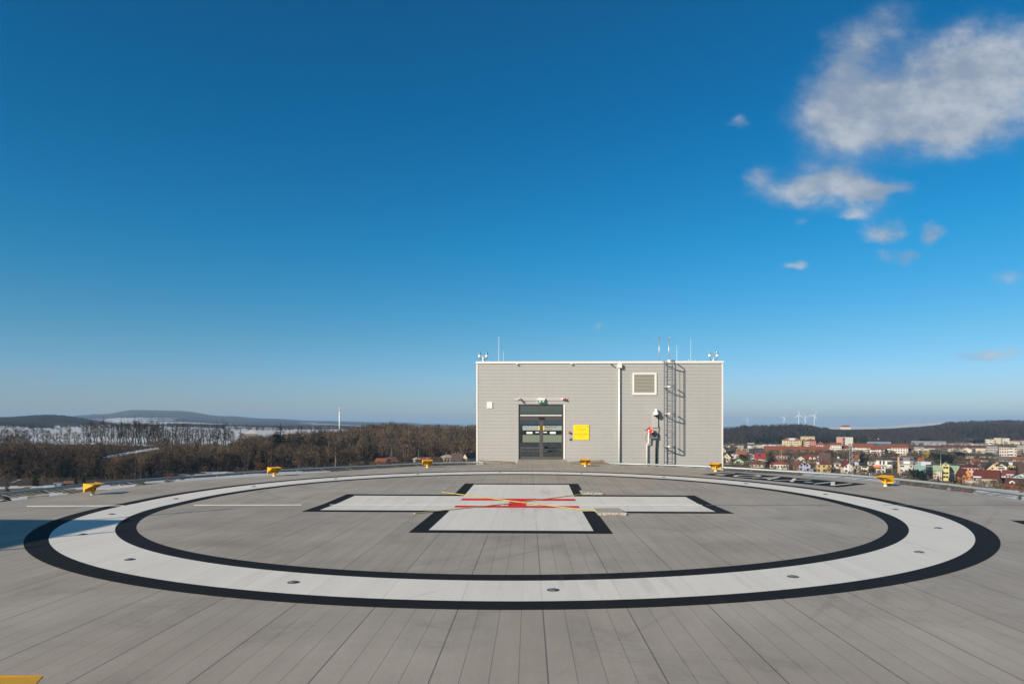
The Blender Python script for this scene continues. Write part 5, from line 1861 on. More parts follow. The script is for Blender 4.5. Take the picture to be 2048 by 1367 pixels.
H('grey beige house with long dark red roof and a snow strip on its eave', 1946, 1998, 971, 955.5, 938.5, 'side', (.40, .34, .27), (.14, .036, .028), 14, -4, wins=[(.06, .75, .9, 1.2), (.8, .6, 2.2, 1)], snow=[(-1.0, -.36, .0, .13)], chim=1)
H('white shed with snowy roof below the orange gable', 1931, 1946.5, 970, 964.5, 961, 'side', (.30, .13, .07), (.62, .66, .66), 5, 0, win=(0, 0), name='shed', cat='shed')
H('peach gabled house with black roof and small dark windows', 1970.5, 2001.5, 953, 940, 926.5, 'front', PEACH, (.045, .042, .045), 12, 8, wins=[(.46, .64, .9, 1.1), (.58, .34, .8, 1.5), (.3, .5, .9, .9), (.75, .12, .8, 1)])
H('white house with rounded dark roof and three small windows', 1991, 2014.5, 943.5, 933.5, 927, 'front', WHITE, (.06, .048, .048), 10, 4, wins=[(.3, .72, .9, .9), (.45, .72, .9, .9), (.6, .72, .9, .9), (.5, .45, 3.5, 1)])
H('yellow house with snow on its dark roof at far right', 2016.5, 2031, 938, 930.5, 923.5, 'hip', (.64, .52, .12), DARK, 9, 4, win=(1, 3), snow=[(-.8, .3, .1, .9)])
H('house with big dark brown roof at the right edge', 2037, 2062, 950, 944, 923, 'side', BEIGE, (.10, .055, .045), 13, 0, win=(1, 2), chim=1)
H('white house with dark red roof right of the peach gable', 2003, 2029, 954.5, 949.5, 939, 'side', (.56, .55, .53), (.18, .045, .045), 9, -6, win=(1, 4), snow=[(-.3, .9, .0, .12)])
H('light blue gabled house at the right edge', 2029, 2056, 956, 951.5, 946.5, 'front', (.42, .55, .62), (.11, .05, .045), 9, 6, win=(1, 1))
H('low house with long dark brown roof and white eyebrow dormers', 1998, 2062, 970.5, 967.5, 955, 'side', (.42, .36, .31), (.12, .045, .038), 13, -3, win=(1, 4))
H('low orange brown roofed house just above the rail at far right', 2000, 2055, 981, 977.5, 968.5, 'side', (.30, .20, .15), (.26, .08, .038), 9, -6, win=(1, 3))
H('red roofed house with white left gable below the grey long roof', 1944, 1962, 929, 924.5, 917, 'side', WHITE, TERRA, 10, 8, win=(1, 2))
H('white gabled house beside the red roof, half hidden behind the peach gable', 1955, 1965, 936, 929.5, 925.5, 'front', (.62, .58, .53), BROWN, 9, 12, win=(2, 2))
H('dark brown roofed house left of the black roofed peach gable', 1962, 1980, 938, 933, 924, 'side', BEIGE, (.08, .045, .04), 10, 0, win=(1, 2))
H('house with long grey roof left of a wide orange roof', 1991, 2021, 922, 919, 912, 'side', (.36, .33, .30), (.155, .142, .135), 12, 0, win=(1, 4))
H('house with wide orange roof at the right edge', 2019, 2058, 922.5, 919, 912.5, 'side', CREAM, (.28, .095, .045), 12, 0, win=(1, 4))
H('house under a dark hip roof with cream wall strip, left of two', 1930, 1952, 916, 911.5, 904.5, 'hip', (.58, .50, .33), (.05, .052, .05), 11, 0, win=(1, 5))
H('house under a dark hip roof with cream wall strip, right of two', 1960, 1990, 915.5, 911.5, 904, 'hip', (.50, .42, .30), (.045, .05, .052), 11, 0, win=(1, 6))
H('dark roofed house in front of the two dark hip roofs', 1950, 1976, 922, 919, 914.5, 'side', (.4, .36, .3), (.075, .06, .055), 9, 0, win=(1, 4), chim=1)
H('red roofed house right of the yellow house near the orange roof', 1987, 2000, 931, 927.5, 922, 'front', BEIGE, (.22, .05, .04), 9, 0, win=(1, 1))
H('white beige apartment block with dark balconies below the modern blocks', 1998, 2033, 912.5, 895, 894, 'flat', (.56, .50, .42), GREYR, 12, 0, win=(3, 7), balc=[(.56, .8)], cat='apartment block', name='apartment_block')
H('grey apartment block at the right edge beside the white beige one', 2034, 2060, 909, 891, 890.3, 'flat', (.40, .37, .34), GREYR, 12, 0, win=(4, 6), cat='apartment block', name='apartment_block')
H('grey glazed apartment block left of the white beige one', 1973, 1996, 907.5, 893, 892.3, 'flat', (.36, .36, .35), GREYR, 12, 0, win=(3, 8), cat='apartment block', name='apartment_block')
H('beige hall with low gable front', 1923, 1944.5, 906, 899, 895, 'front', (.60, .54, .43), (.5, .48, .44), 16, 0, win=(0, 0), cat='building', name='hall_building')
H('beige flat hall right of the low gable front', 1951, 1971.5, 905, 896.5, 896, 'flat', (.56, .50, .38), GREYR, 14, 0, win=(0, 0), cat='building', name='hall_building')
H('white hall with long flat roof left of the low gable front', 1896, 1922, 902.5, 898, 897.5, 'flat', (.58, .55, .48), (.5, .5, .5), 14, 0, win=(1, 6), cat='building', name='hall_building')
H('row of dark red roofed houses before the greenhouses', 1880, 1972, 896.5, 894.5, 889.5, 'side', (.40, .34, .31), (.15, .045, .05), 12, 0, win=(1, 14), cat='building', name='terraced_row')
H('cream building with dark brown roof left of the red roof row', 1842, 1882, 898, 895, 890.5, 'side', (.52, .47, .40), (.13, .06, .055), 12, 0, win=(1, 8), cat='building', name='hall_building')
H('long glasshouse with pale roof, front one', 1896, 1972, 889.8, 887.6, 886.2, 'side', (.45, .47, .46), (.50, .52, .52), 14, 0, win=(0, 0), cat='glasshouse', name='glasshouse')
H('long glasshouse with pale roof, rear one', 1888, 1968, 887.4, 885.3, 884, 'side', (.32, .36, .38), (.42, .45, .47), 14, 0, win=(0, 0), cat='glasshouse', name='glasshouse')
H('grey snowy warehouse roofs left of the glasshouses', 1822, 1892, 890, 885.5, 881.5, 'side', (.34, .34, .35), (.34, .37, .40), 30, 0, win=(0, 0), cat='building', name='warehouse')
H('blue roofed warehouse in front of the hill behind the white apartments', 1734, 1782, 892, 886.5, 882.8, 'side', (.08, .10, .16), (.25, .33, .44), 18, 0, win=(0, 0), cat='building', name='warehouse')
H('cream public building with red roof against the hill', 1884, 1909, 884, 876, 875.2, 'flat', (.62, .55, .38), (.3, .1, .08), 12, 0, win=(1, 8), cat='building', name='public_building')
H('dull pinkish hall against the hill right of the cream building', 1930, 1947, 885.5, 879, 877.5, 'flat', (.30, .24, .23), (.3, .27, .27), 12, 0, win=(1, 4), cat='building', name='hall_building')
H('modern white block with red brown strip, leftmost of the hill foot blocks', 1970, 1989, 889, 879, 878.2, 'flat', (.60, .55, .45), (.55, .54, .5), 12, 0, win=(2, 6), cat='apartment block', name='apartment_block', balc=[(.4, .8)])
H('modern cream block with curved top floor at the hill foot', 1988, 2003, 889, 876.5, 875.5, 'flat', (.62, .55, .40), (.55, .52, .44), 12, 0, win=(3, 5), cat='apartment block', name='apartment_block')
H('modern white block with penthouse at the hill foot', 2005, 2019, 889.5, 877, 876, 'flat', (.66, .62, .54), (.55, .54, .5), 12, 0, win=(3, 5), cat='apartment block', name='apartment_block', balc=[(.1, .5)])
H('modern beige block with dark red roof at the hill foot near the right edge', 2019, 2040, 890.5, 881.5, 878.5, 'hip', (.56, .50, .42), (.2, .06, .06), 12, 0, win=(2, 6), cat='apartment block', name='apartment_block')
H('modern grey block at the hill foot cut by the right edge', 2038, 2062, 890.5, 881.5, 879.5, 'flat', (.42, .38, .34), (.24, .11, .1), 12, 0, win=(2, 6), cat='apartment block', name='apartment_block')
H('small cream house alone at the hill foot above the blue warehouse', 1735, 1742, 884, 876.5, 874.5, 'hip', (.56, .50, .38), BROWN, 8, 0, win=(1, 2))
H('tiny white house at the hill foot right of the cream one', 1754, 1759, 884.5, 878, 876, 'front', (.58, .60, .60), GREYR, 7, 0, win=(1, 1))
H('white villa with red roof on top of the wooded hill', 1680, 1702, 859, 853.2, 850, 'hip', (.60, .54, .46), (.25, .055, .04), 14, 0, win=(2, 6), cat='villa', name='villa', Yd=1650)
H('pale house alone in the hill wood left of the wind turbines', 1491, 1497, 863, 860, 858.5, 'side', (.45, .40, .38), BROWN, 8, 0, win=(1, 2), Yd=1290)
H('red roofed low house seen through the net just right of the tower', 1484, 1503, 942, 939, 936.3, 'side', (.35, .45, .5), (.16, .05, .045), 7, 0, win=(1, 2))

# --- houses left of the tower
def HL(label, u0, u1, vb, *a, **k):
    return H(label, u0, u1, vb, *a, zg=-22.0, **k)
HL('orange red roofed house with bluish gable, left of the yellow floodlight', 746, 770, 930, 926, 916, 'side', (.42, .46, .54), TERRA, 9, -24, win=(1, 2))
HL('small white house between two red roofed houses left of the tower', 772, 780, 929, 920.5, 919, 'side', WHITE, BROWN, 7, 0, win=(1, 1))
HL('red brown roofed house left of a dark evergreen and the floodlight', 781, 796, 929, 922, 913.5, 'side', (.40, .22, .16), (.19, .085, .06), 9, 20, win=(1, 1), chim=1)
HL('beige house with pale hip roof behind the yellow floodlight', 830, 841, 926, 918.5, 913.5, 'hip', (.46, .42, .34), (.42, .38, .31), 8, 10, win=(1, 2))
HL('house with bright red roof behind the yellow floodlight', 838, 860, 926, 922.5, 914, 'side', CREAM, (.33, .06, .045), 9, -8, win=(1, 3), snow=[(.1, .5, .5, .8)])
HL('house with dark blue grey roof behind the bright red roof', 856, 872, 921, 917, 911.8, 'side', GREY, (.075, .10, .15), 9, 0, win=(1, 2))
HL('house with long dark brown roof left of the yellow house', 866, 890, 925, 921.5, 913.5, 'side', (.40, .40, .38), (.11, .055, .05), 9, 0, win=(1, 3))
HL('yellow house with pale grey hip roof left of the tower', 888, 911, 925, 914.5, 908, 'hip', (.56, .44, .24), (.38, .37, .31), 10, 14, win=(1, 4), chim=1)
HL('big brown roofed house between the yellow house and the twin white gables', 904, 926, 925.5, 921, 906, 'side', (.3, .24, .2), (.14, .095, .088), 11, 4, win=(1, 2), chim=2)
HL('white gabled house with steep roof, left of the pair beside the tower', 924, 935, 925, 915, 906, 'front', (.62, .54, .42), (.14, .075, .07), 9, -22, win=(1, 1), chim=1)
HL('white gabled house with steep roof, right of the pair beside the tower', 934, 943, 924, 914, 905, 'front', (.60, .53, .42), (.14, .075, .07), 9, -22, win=(1, 1), chim=1)
H('red roofed white house high in the wood below the tall chimney', 663, 690, 893, 871, 864, 'side', (.48, .50, .50), (.24, .07, .05), 10, -16, win=(2, 4), Yd=560)
H('dull red roofed house right behind the one below the tall chimney', 690, 712, 890, 873, 867, 'side', (.26, .30, .33), (.17, .075, .07), 10, -10, win=(2, 2), Yd=580)
H('villa with snow covered roof on the plateau behind the bare trees', 489, 516, 878, 867, 858.5, 'hip', (.34, .31, .29), (.62, .56, .52), 14, 0, win=(1, 5), Yd=640, chim=1)
H('small red roofed house left of the snowy villa', 482, 492, 873, 869, 866, 'side', (.52, .45, .42), (.25, .08, .07), 9, 0, win=(1, 1), Yd=720)
H('pale house roof showing between the conifers on the plateau', 603, 616, 872, 866, 861.5, 'side', (.45, .42, .40), (.40, .35, .32), 9, 10, win=(1, 1), Yd=620)
HL('small grey hut at the foot of the wooded slope', 109, 127, 974, 967, 963, 'hip', (.24, .25, .26), (.20, .21, .21), 5, 0, wins=[(.75, .4, 1, 1.6)], name='hut', cat='hut')
HL('tiny white shed in front of the grey hut', 114, 122, 976, 970, 969, 'flat', (.60, .60, .56), (.5, .5, .5), 3, 0, win=(0, 0), name='shed', cat='shed')
HL('small orange hut right of the grey hut', 132, 147, 973, 966, 961, 'side', (.34, .17, .09), (.30, .14, .08), 4, 12, win=(1, 1), name='hut', cat='hut')
HL('low shed with yellow green roof edge seen through the net at left', 56, 92, 1001, 995, 991.5, 'side', (.34, .40, .12), (.36, .32, .20), 8, -6, win=(0, 0), name='shed', cat='shed')
HL('red brown hut under the net left of the first floodlight', 60, 84, 985, 980, 975.5, 'side', (.3, .2, .16), (.20, .09, .07), 6, 8, win=(0, 0), name='shed', cat='shed')

# eyebrow dormers and roof windows on a few houses are small white pieces of the roof
def add_dormers(lbl, xs, z, w_, h_, y, m=None):
    t = next(o for o in C.objects if o.get('label') == lbl)
    rf = next(o for o in t.children if o.name.startswith('roof'))
    for x in xs:
        d_ = MB().prism([(x-w_/2, z), (x+w_/2, z), (x+w_/2, z+h_*.6), (x, z+h_), (x-w_/2, z+h_*.6)], y, y+3).build('dormer', m or M_winw, rf)
        MB().box(x-w_*.22, x+w_*.22, y-.04, y-.003, z+h_*.15, z+h_*.6).build('window', M_win, t)
add_dormers('low house with long dark brown roof and white eyebrow dormers', [-6.4, -1.2], .8, 2.4, 1.6, .4)
add_dormers('yellow house with dark red mansard roof and white dormers', [-.3, 2.6], 2.9, 1.7, 2.2, .6)
t = next(o for o in C.objects if o.get('label', '').startswith('grey roofed three storey'))
MB().box(-4.5, -3.7, -.25, 12.1, 2.0, 11.6).build('orange_side_wall', wallm((.70, .36, .10)), t)
MB().box(-3.68, 3.68, -.12, -.004, 6.95, 11.2).build('grey_cladding', roofm((.21, .19, .185)), t)
MB().box(-1.4, 1.9, -.30, -.122, 7.6, 9.2).build('white_bay', M_winw, t)
for xa, xb in ((-3.5, -1.7), (1.9, 3.5)):
    MB().box(xa, xb, -.17, -.122, 9.7, 11.0).build('solar_panel', M_solar, t)
t = next(o for o in C.objects if o.get('label', '').startswith('salmon and grey high rise'))
MB().box(-9.6, -2.6, -.06, -.004, .2, 12.5).build('salmon_panel', wallm((.58, .25, .18)), t)
t = next(o for o in C.objects if o.get('label', '').startswith('cream gabled house with brick'))
MB().box(-4.6, -1.9, -2.5, -.004, -2, 4.4).build('brick_wing', roofm((.26, .13, .08)), t)

# --- trees among the houses
T = lambda key, u, vb, vt, label, cat='tree', group=None, zg=-30, wx=1.0: tree_px(key, u, vb, vt, zg, label, cat, group, wx)
T('round0', 1488.5, 920, 904.5, 'wide dark evergreen tree behind the mint green gable', wx=1.5)
T('round0', 1462, 908, 898, 'dark round evergreen beside the white house at the tower corner', wx=1.6)
T('olive0', 1541, 934, 896.5, 'broad brown olive conifer standing before the long white apartment row', wx=1.25)
T('conifer0', 1724.5, 925, 894.5, 'tall dark conifer in front of the white apartments right of the mast', wx=1.35)
T('olive0', 1735, 926, 909, 'dark shrubby conifer right of the tall dark conifer', wx=1.5)
T('conifer1', 1745.5, 949, 925, 'dark conifer beside the modern white house, right of a pair', wx=1.2)
T('conifer2', 1739, 949, 928, 'dark conifer beside the modern white house, left of a pair', wx=1.2)
T('round0', 1840, 965, 930, 'large black green evergreen in front of the mint roofed complex', wx=1.25)
T('conifer0', 1876, 963, 947, 'small pointed conifer before the pinkish white wing', wx=1.2)
T('conifer1', 1900, 967, 941, 'slim pointed conifer right of the yellow gable tower', wx=.9)
T('olive0', 1910, 968, 944, 'dark bushy conifer between yellow gable tower and orange house', wx=1.5)
T('conifer2', 1923, 969, 952, 'dark conifer touching the orange gabled house', wx=1.2)
T('olive0', 1865, 919, 895, 'dark broad conifer right of the golden tree', wx=1.5)
T('gold0', 1853, 917, 898, 'golden leaved tree left of the dark broad conifer', wx=.9)
T('round0', 1889, 926, 902, 'dark bare looking thicket behind the mint roofs', wx=1.7)
T('conifer1', 1651, 943, 934, 'small dark cypress in front of the ochre house', wx=.8)
T('olive0', 1665, 945, 924, 'narrow olive cypress between ochre house and narrow cream house', wx=.8)
T('conifer2', 1784, 889, 876, 'small dark conifer against the hill above the white apartments', wx=1.1)
T('conifer0', 1810, 887, 874, 'pointed dark conifer against the hill above the tallest red roof', wx=1.2)
T('round0', 1849, 887, 874, 'dark evergreen clump against the hill left of the cream public building', wx=1.6)
T('round0', 1955, 889, 875, 'dark evergreen clump against the hill left of the modern blocks', wx=1.6)
T('round0', 1920, 912, 901, 'dark hedge like evergreens before the beige hall', wx=2.6)
T('round0', 2028, 945, 931, 'brown dark shrub between yellow house and the right edge', wx=1.4)
G_g = 'bare trees and shrubs in the gardens of the town'
rg = random.Random(21)
spots = [(1473, 932, 9), (1492, 935, 8), (1500, 912, 9), (1515, 904, 9), (1530, 936, 9), (1534, 900, 12), (1556, 941, 8), (1566, 942, 9), (1580, 936, 10), (1584, 922, 12), (1590, 913, 10),
         (1600, 910, 9), (1608, 912, 9), (1618, 912, 9), (1628, 916, 8), (1640, 912, 9), (1655, 912, 10), (1648, 909, 8), (1664, 912, 9), (1665, 930, 9), (1672, 925, 9), (1700, 950, 8), (1707, 949, 9),
         (1728, 950, 8), (1733, 949, 9), (1716, 946, 7), (1760, 948, 11), (1772, 943, 12), (1780, 946, 14), (1788, 944, 11), (1790, 925, 18), (1783, 918, 17), (1795, 922, 14), (1765, 920, 9), (1750, 919, 12),
         (1812, 953, 12), (1815, 955, 10), (1860, 916, 12), (1875, 920, 14), (1882, 922, 15), (1898, 921, 15), (1905, 925, 13), (1912, 927, 12), (1920, 925, 10), (1932, 921, 9), (1943, 915, 8), (1957, 972, 14), (1962, 973, 15),
         (1968, 974, 12), (1980, 974, 13), (1986, 974, 9), (1975, 922, 9), (2000, 918, 9), (2005, 939, 12), (2014, 935, 9), (2033, 948, 16), (2040, 946, 15), (1995, 955, 10), (2010, 900, 8), (1990, 906, 9), (1960, 908, 8),
         (1480, 890, 8), (1455, 896, 10), (1490, 893, 9), (1505, 900, 10), (1512, 897, 7), (1650, 948, 10), (1588, 948, 10), (1495, 944, 9), (1510, 944, 8), (1540, 946, 9), (1615, 949, 10), (1690, 953, 9), (1735, 955, 8), (1850, 972, 12), (1870, 974, 10), (1890, 975, 12), (1910, 977, 11)]
for (u, vb, hp) in spots:
    T('garden%d' % rg.randint(0, 2), u, vb, vb-hp*1.25, 'brown bare tree or shrub standing in a garden of the town', 'tree', G_g, wx=rg.uniform(1.0, 1.5))
for u, vb, vt in ((1815, 964, 953), (1832, 970, 957), (1846, 973, 960), (1858, 975, 963), (1879, 978, 966), (1918, 984, 971), (1945, 988, 976), (1700, 957, 948), (1560, 947, 939), (1530, 944, 937), (1600, 951, 944), (1510, 943, 936), (1765, 961, 951)):
    T('bush%d' % rg.randint(0, 1), u, vb, vt, 'bare brown bush growing below the deck rail on the right', 'shrub', 'bare bushes below the rail on the right', wx=1.6)
# low bushes that merge into one ground cover between the houses
pl = []
for _ in range(3600):
    u, Y = rg.uniform(1440, 2110), rg.uniform(300, 1000)
    x, y = at_u(u, Y)
    if hnoise(x, y, 40) < -.08:
        continue
    pl.append((x, y, ground(x, y), rg.choice((rg.uniform(.3, .9), rg.uniform(.6, 1.5)))))
for _ in range(330):          # planting in front of the apartment rows
    u, Y = rg.uniform(1524, 1850), rg.uniform(585, 668)
    x, y = at_u(u, Y)
    pl.append((x, y, ground(x, y), rg.uniform(.7, 1.9)))
mass('garden_shrubs', pl, [light_proto(740+i, 4, .6, 60, .28) for i in range(3)], M_twigl, 'brown garden hedges and shrubs between the houses of the town', 'shrubs')
pl = []
for _ in range(600):
    u, Y = rg.uniform(700, 985), rg.uniform(300, 412)
    x, y = at_u(u, Y)
    pl.append((x, y, ground(x, y), rg.uniform(.3, .9)))
mass('garden_shrubs', pl, [light_proto(750+i, 4, .6, 60, .25) for i in range(3)], M_twigl, 'brown garden shrubs around the houses left of the tower', 'shrubs')

# --- conifers and special trees left of the tower
def TL(key, u, vt, Y, label, wx=1.0, cat='tree'):
    x, y = at_u(u, Y)
    z = ground(x, y)
    vb = HY+(CZ-z)*F/Y
    return tree(key, x, y, (vb-vt)*Y/F, label, cat, z=z-.2, wx=wx)
TL('conifer0', 561, 841.5, 400, 'tallest dark spruce on the wooded crest, right of a smaller one', 1.5)
TL('conifer1', 553, 847, 398, 'dark spruce leaning against the left of the tallest one on the crest', 1.5)
TL('conifer2', 597, 851, 410, 'dark spruce between the tallest spruce and the tall chimney', 1.5)
TL('conifer1', 579, 854, 412, 'small pointed spruce right of the tallest one on the crest', .5)
TL('conifer0', 642, 846.5, 405, 'dark spruce left of the tall white chimney', 1.2)
TL('conifer2', 651, 857, 402, 'broad dark spruce right below the spruce left of the chimney', .7)
TL('conifer1', 628, 852, 412, 'pointed spruce just left of the spruce at the chimney', .4)
TL('olive0', 481, 851.5, 452, 'dark bushy pine beside the snowy villa on the plateau', .7)
TL('conifer0', 697, 863, 440, 'slim spruce in front of the red roofed house below the chimney', .5)
TL('conifer2', 737, 850, 440, 'dark spruce on the crest left of the middle of the wood', .55)
TL('olive0', 755, 880, 425, 'dark spruce in the wood above the orange red roof', .75)
TL('conifer1', 858, 873, 425, 'dark spruce in the wood above the blue grey roof', .5)
TL('conifer0', 870, 874, 428, 'dark spruce pair member right of the spruce above the blue grey roof', .5)
TL('olive0', 842, 888, 418, 'dark shadowy conifer in the wood behind the yellow floodlight', .9)
TL('conifer2', 807, 912, 390, 'black green evergreen beside the red brown roof', 1.2)
TL('round0', 818, 915, 392, 'dark round evergreen between red brown roof and floodlight', 1.2)
TL('conifer0', 14, 955, 205, 'dark pointed spruce at the far left behind the rail', .95)
TL('olive0', 71, 932, 258, 'dark green spruce left of the grey hut', .8)
TL('conifer1', 152, 939, 262, 'black spruce behind the orange hut, left of a pair', .7)
TL('conifer2', 167, 931, 262, 'tall black spruce behind the first yellow floodlight, right of a pair', .62)
TL('rust0', 519, 919, 330, 'rust brown bush at the foot of the wood left of the second floodlight', 1.1, 'shrub')
TL('rust0', 338, 939, 262, 'reddish bare shrub at the foot of the wood, before the snow strip', .8, 'shrub')
rc = random.Random(31)
for k in range(26):          # crowns breaking the skyline of the wood
    u = rc.uniform(585, 955)
    Y = rc.uniform(430, 520) if u < 660 else rc.uniform(600, 690)
    lim = float(np.interp(u, [585, 640, 700, 745, 790, 830, 870, 960], [868, 862, 857, 846, 844, 848, 852, 850]))-rc.uniform(0, 5)
    x, y = at_u(u, Y)
    z = ground(x, y)
    tree(rc.choice(['wood0', 'wood2', 'garden1', 'crest1', 'crest3']), x, y, max(4, (CZ-(lim-HY)*Y/F)-z), 'bare crown breaking the skyline of the wood left of the tower', 'tree', 'bare crowns on the skyline of the left wood', z=z, wx=rc.uniform(.9, 1.4))
for k in range(22):
    u = rc.uniform(20, 940)
    lo = float(np.interp(u, [0, 270, 350, 450, 640, 760, 950], [268, 288, 312, 332, 350, 400, 410]))
    Y = lo+rc.uniform(3, 60)
    x, y = at_u(u, Y)
    z = ground(x, y)
    tree('birch0', x, y, cap_h(u, Y, z, rc.uniform(8, 14)), 'pale barked bare tree among the brown trees of the left slope', 'tree', 'pale barked trees in the left wood', z=z, wx=rc.uniform(.8, 1.2))
for u in (662, 671, 690, 708, 716, 727, 742, 748, 763, 800, 812, 826, 838, 846, 851, 862, 880, 885, 898, 905, 915, 925, 935, 510, 525, 545, 590, 612, 430, 395, 370, 300, 262, 235, 205, 130, 60, 35):
    lo = float(np.interp(u, [0, 270, 350, 450, 640, 760, 950], [268, 288, 312, 332, 350, 400, 410]))
    Y = lo+rc.uniform(4, 95 if u > 640 else 50)
    x, y = at_u(u+rc.uniform(-4, 4), Y)
    tree(rc.choice(['conifer0', 'conifer1', 'conifer2', 'olive0']), x, y, rc.uniform(8, 15), 'dark conifer among the bare trees of the wood left of the tower', 'tree', 'dark conifers in the left wood', wx=rc.uniform(1.0, 1.4))
TL('birch0', 783, 868, 440, 'pale birch standing in the brown wood above the red brown roof', .8)
TL('birch0', 868, 899, 410, 'pale birch at the wood edge above the dark brown roof', .8)
TL('wood1', 782, 838, 640, 'bare tree with round open crown rising highest over the wooded skyline', 1.1)
TL('wood2', 747, 843, 600, 'bare tree rising from the skyline left of the highest crown', 1.0)

# --- chimney, turbines, masts, lamps, cars
x, y = at_u(679, 1500)
zc = CZ-(858-HY)*1500/F
ch = thing('factory_chimney', 'tall slender white chimney rising over the wood', 'chimney', (x, y, zc))
hh = (858-815)*1500/F
MB().tube([(0, 0, -8), (0, 0, hh*.86)], 1.45, 14, 1.2).build('shaft', M_whitep, ch, True)
MB().tube([(0, 0, hh*.861), (0, 0, hh)], 1.15, 14, 1.1).build('top_section', mat('weathered_white', (.60, .60, .62), .5, .1, .05, .3), ch, True)
MB().tube([(0, 0, hh*.855), (0, 0, hh*.87)], 1.7, 14).build('platform', M_galvd, ch)

def turbine():
    t = thing('wind_turbine', '', 'wind turbine', group='wind turbines behind the wooded hill')
    m = mat('turbine_white', (.80, .80, .80), .4, 0, .02, .1)
    MB().tube([(0, 0, -20), (0, 0, 98)], 2.4, 12, 1.5).build('tower', m, t, True)
    MB().bevbox(-1.8, 1.8, -3.5, 6.0, 97.8, 101.5, .6).build('nacelle', m, t)
    hub = MB().lathe([(1.9, 0), (1.7, 1.2), (.8, 2.2), (.05, 2.6)], 12, (0, -3.52, 99.6), 'y').build('hub', m, t, True)
    for k in range(3):
        a = 2*math.pi*k/3
        mb = MB()
        ca, sa = math.cos(a), math.sin(a)
        vs, fs = [], []
        for r_, w_, th_ in ((1.5, 1.6, 1.0), (9, 3.6, .8), (24, 2.4, .5), (40, 1.0, .2)):
            for px_, py_ in ((-w_*.4, -th_), (w_*.6, -th_*.3), (w_*.6, th_*.3), (-w_*.4, th_)):
                vs.append((r_*sa+px_*ca, py_-5.0, r_*ca-px_*sa))
        for i in range(3):
            for j in range(4):
                fs.append((i*4+j, i*4+(j+1) % 4, i*4+4+(j+1) % 4, i*4+4+j))
        fs += [(3, 2, 1, 0), (12, 13, 14, 15)]
        mb.add(vs, fs)
        b_ = mb.build('blade', m, t)
        b_.location = (0, 0, 99.6)
    return t
tb0 = turbine()
for i, (u, vh, Y, ph, lb) in enumerate(((1494.5, 837.5, 7600, 35, 'faint wind turbine alone above the hill, nearest the tower'), (1568, 834.5, 6700, 40, 'faint wind turbine left of the group of three'),
                                     (1597.5, 829.5, 5000, 0, 'tallest wind turbine with one blade straight up, left of the group of three'), (1611, 833, 5900, -35, 'middle wind turbine of the group of three'),
                                     (1628.5, 830.5, 5200, 32, 'wind turbine at the right of the group of three'))):
    o = tb0 if i == 0 else copy_tree(tb0)
    p = WP(u, vh, Y)
    o.location = (p.x, p.y, p.z-99.6)
    o.rotation_euler = (0, 0, PSI-math.atan2(u-1024, F)+.25)
    o['label'] = lb
    for c_ in o.children:
        if c_.name.startswith('blade'):
            c_.rotation_euler = (0, R(ph), 0)
def mast_lattice(label, u, vb, vt, zg, wd, Y=None, name='lattice_mast', cat='mast', r=.16):
    Y = Y or (CZ-zg)*F/(vb-HY)
    x, y = at_u(u, Y)
    h = (vb-vt)*Y/F
    t = thing(name, label, cat, (x, y, CZ-(vb-HY)*Y/F))
    for sx in (-1, 1):
        MB().tube([(sx*wd, 0, -1), (sx*wd, 0, h)], r, 6).build('upright', M_alu, t)
    mb = MB()
    n = max(6, int(h/3))
    for i in range(n):
        mb.tube([(-wd, 0, h*i/n), (wd, 0, h*(i+1)/n)], r*.4, 4)
    mb.tube([(-wd*1.5, 0, h), (wd*1.5, 0, h)], r*.9, 5)
    mb.build('lattice_bracing', M_galvd, t)
    return t
mast_lattice('tall grey twin pole mast rising among the houses', 1701.8, 948, 888, -30, .78)
def lamp_post(label, u, vb, vt, zg=-30, arm=True):
    Y = (CZ-zg)*F/(vb-HY)
    x, y = at_u(u, Y)
    h = (vb-vt)*Y/F
    t = thing('street_lamp', label, 'street lamp', (x, y, zg), 0, 'lamp posts in the town')
    MB().tube([(0, 0, -.5), (0, 0, h)], .11, 6, .07).build('post', M_alu, t, True)
    MB().tube([(0, 0, h-.05), (.5, 0, h+.1), (1.1, 0, h+.12)], .05, 6).build('arm', M_alu, t)
    MB().bevbox(.8, 1.6, -.15, .15, h+.13, h+.26, .04).build('lamp_head', M_galvd, t)
lamp_post('thin pale lamp post in front of the orange red hip roof', 1563, 937, 900)
lamp_post('thin lamp post left of the grey three storey house', 1798, 952, 912)
lamp_post('thin lamp post before the large black green evergreen', 1825, 964, 926)
lamp_post('thin lamp post rising before the mint roofs', 1881.5, 965, 905)
lamp_post('short pale lamp post right of the yellow gable tower', 1901.5, 967, 947)
lamp_post('thin lamp post near the modern white house', 1784, 952, 921)
for u, vb, vt, lb in ((1714, 949, 942, 'white gate post in front of the beige house, left one'), (1717.5, 949, 942, 'white gate post in front of the beige house, right one')):
    Y = (CZ+30)*F/(vb-HY)
    x, y = at_u(u, Y)
    t = thing('gate_post', lb, 'post', (x, y, -30))
    MB().bevbox(-.25, .25, -.25, .25, -.3, 2.3, .03).build('post', M_whitep, t)
    MB().bevbox(-.32, .32, -.32, .32, 2.3, 2.45, .03).build('cap', M_whitep, t)
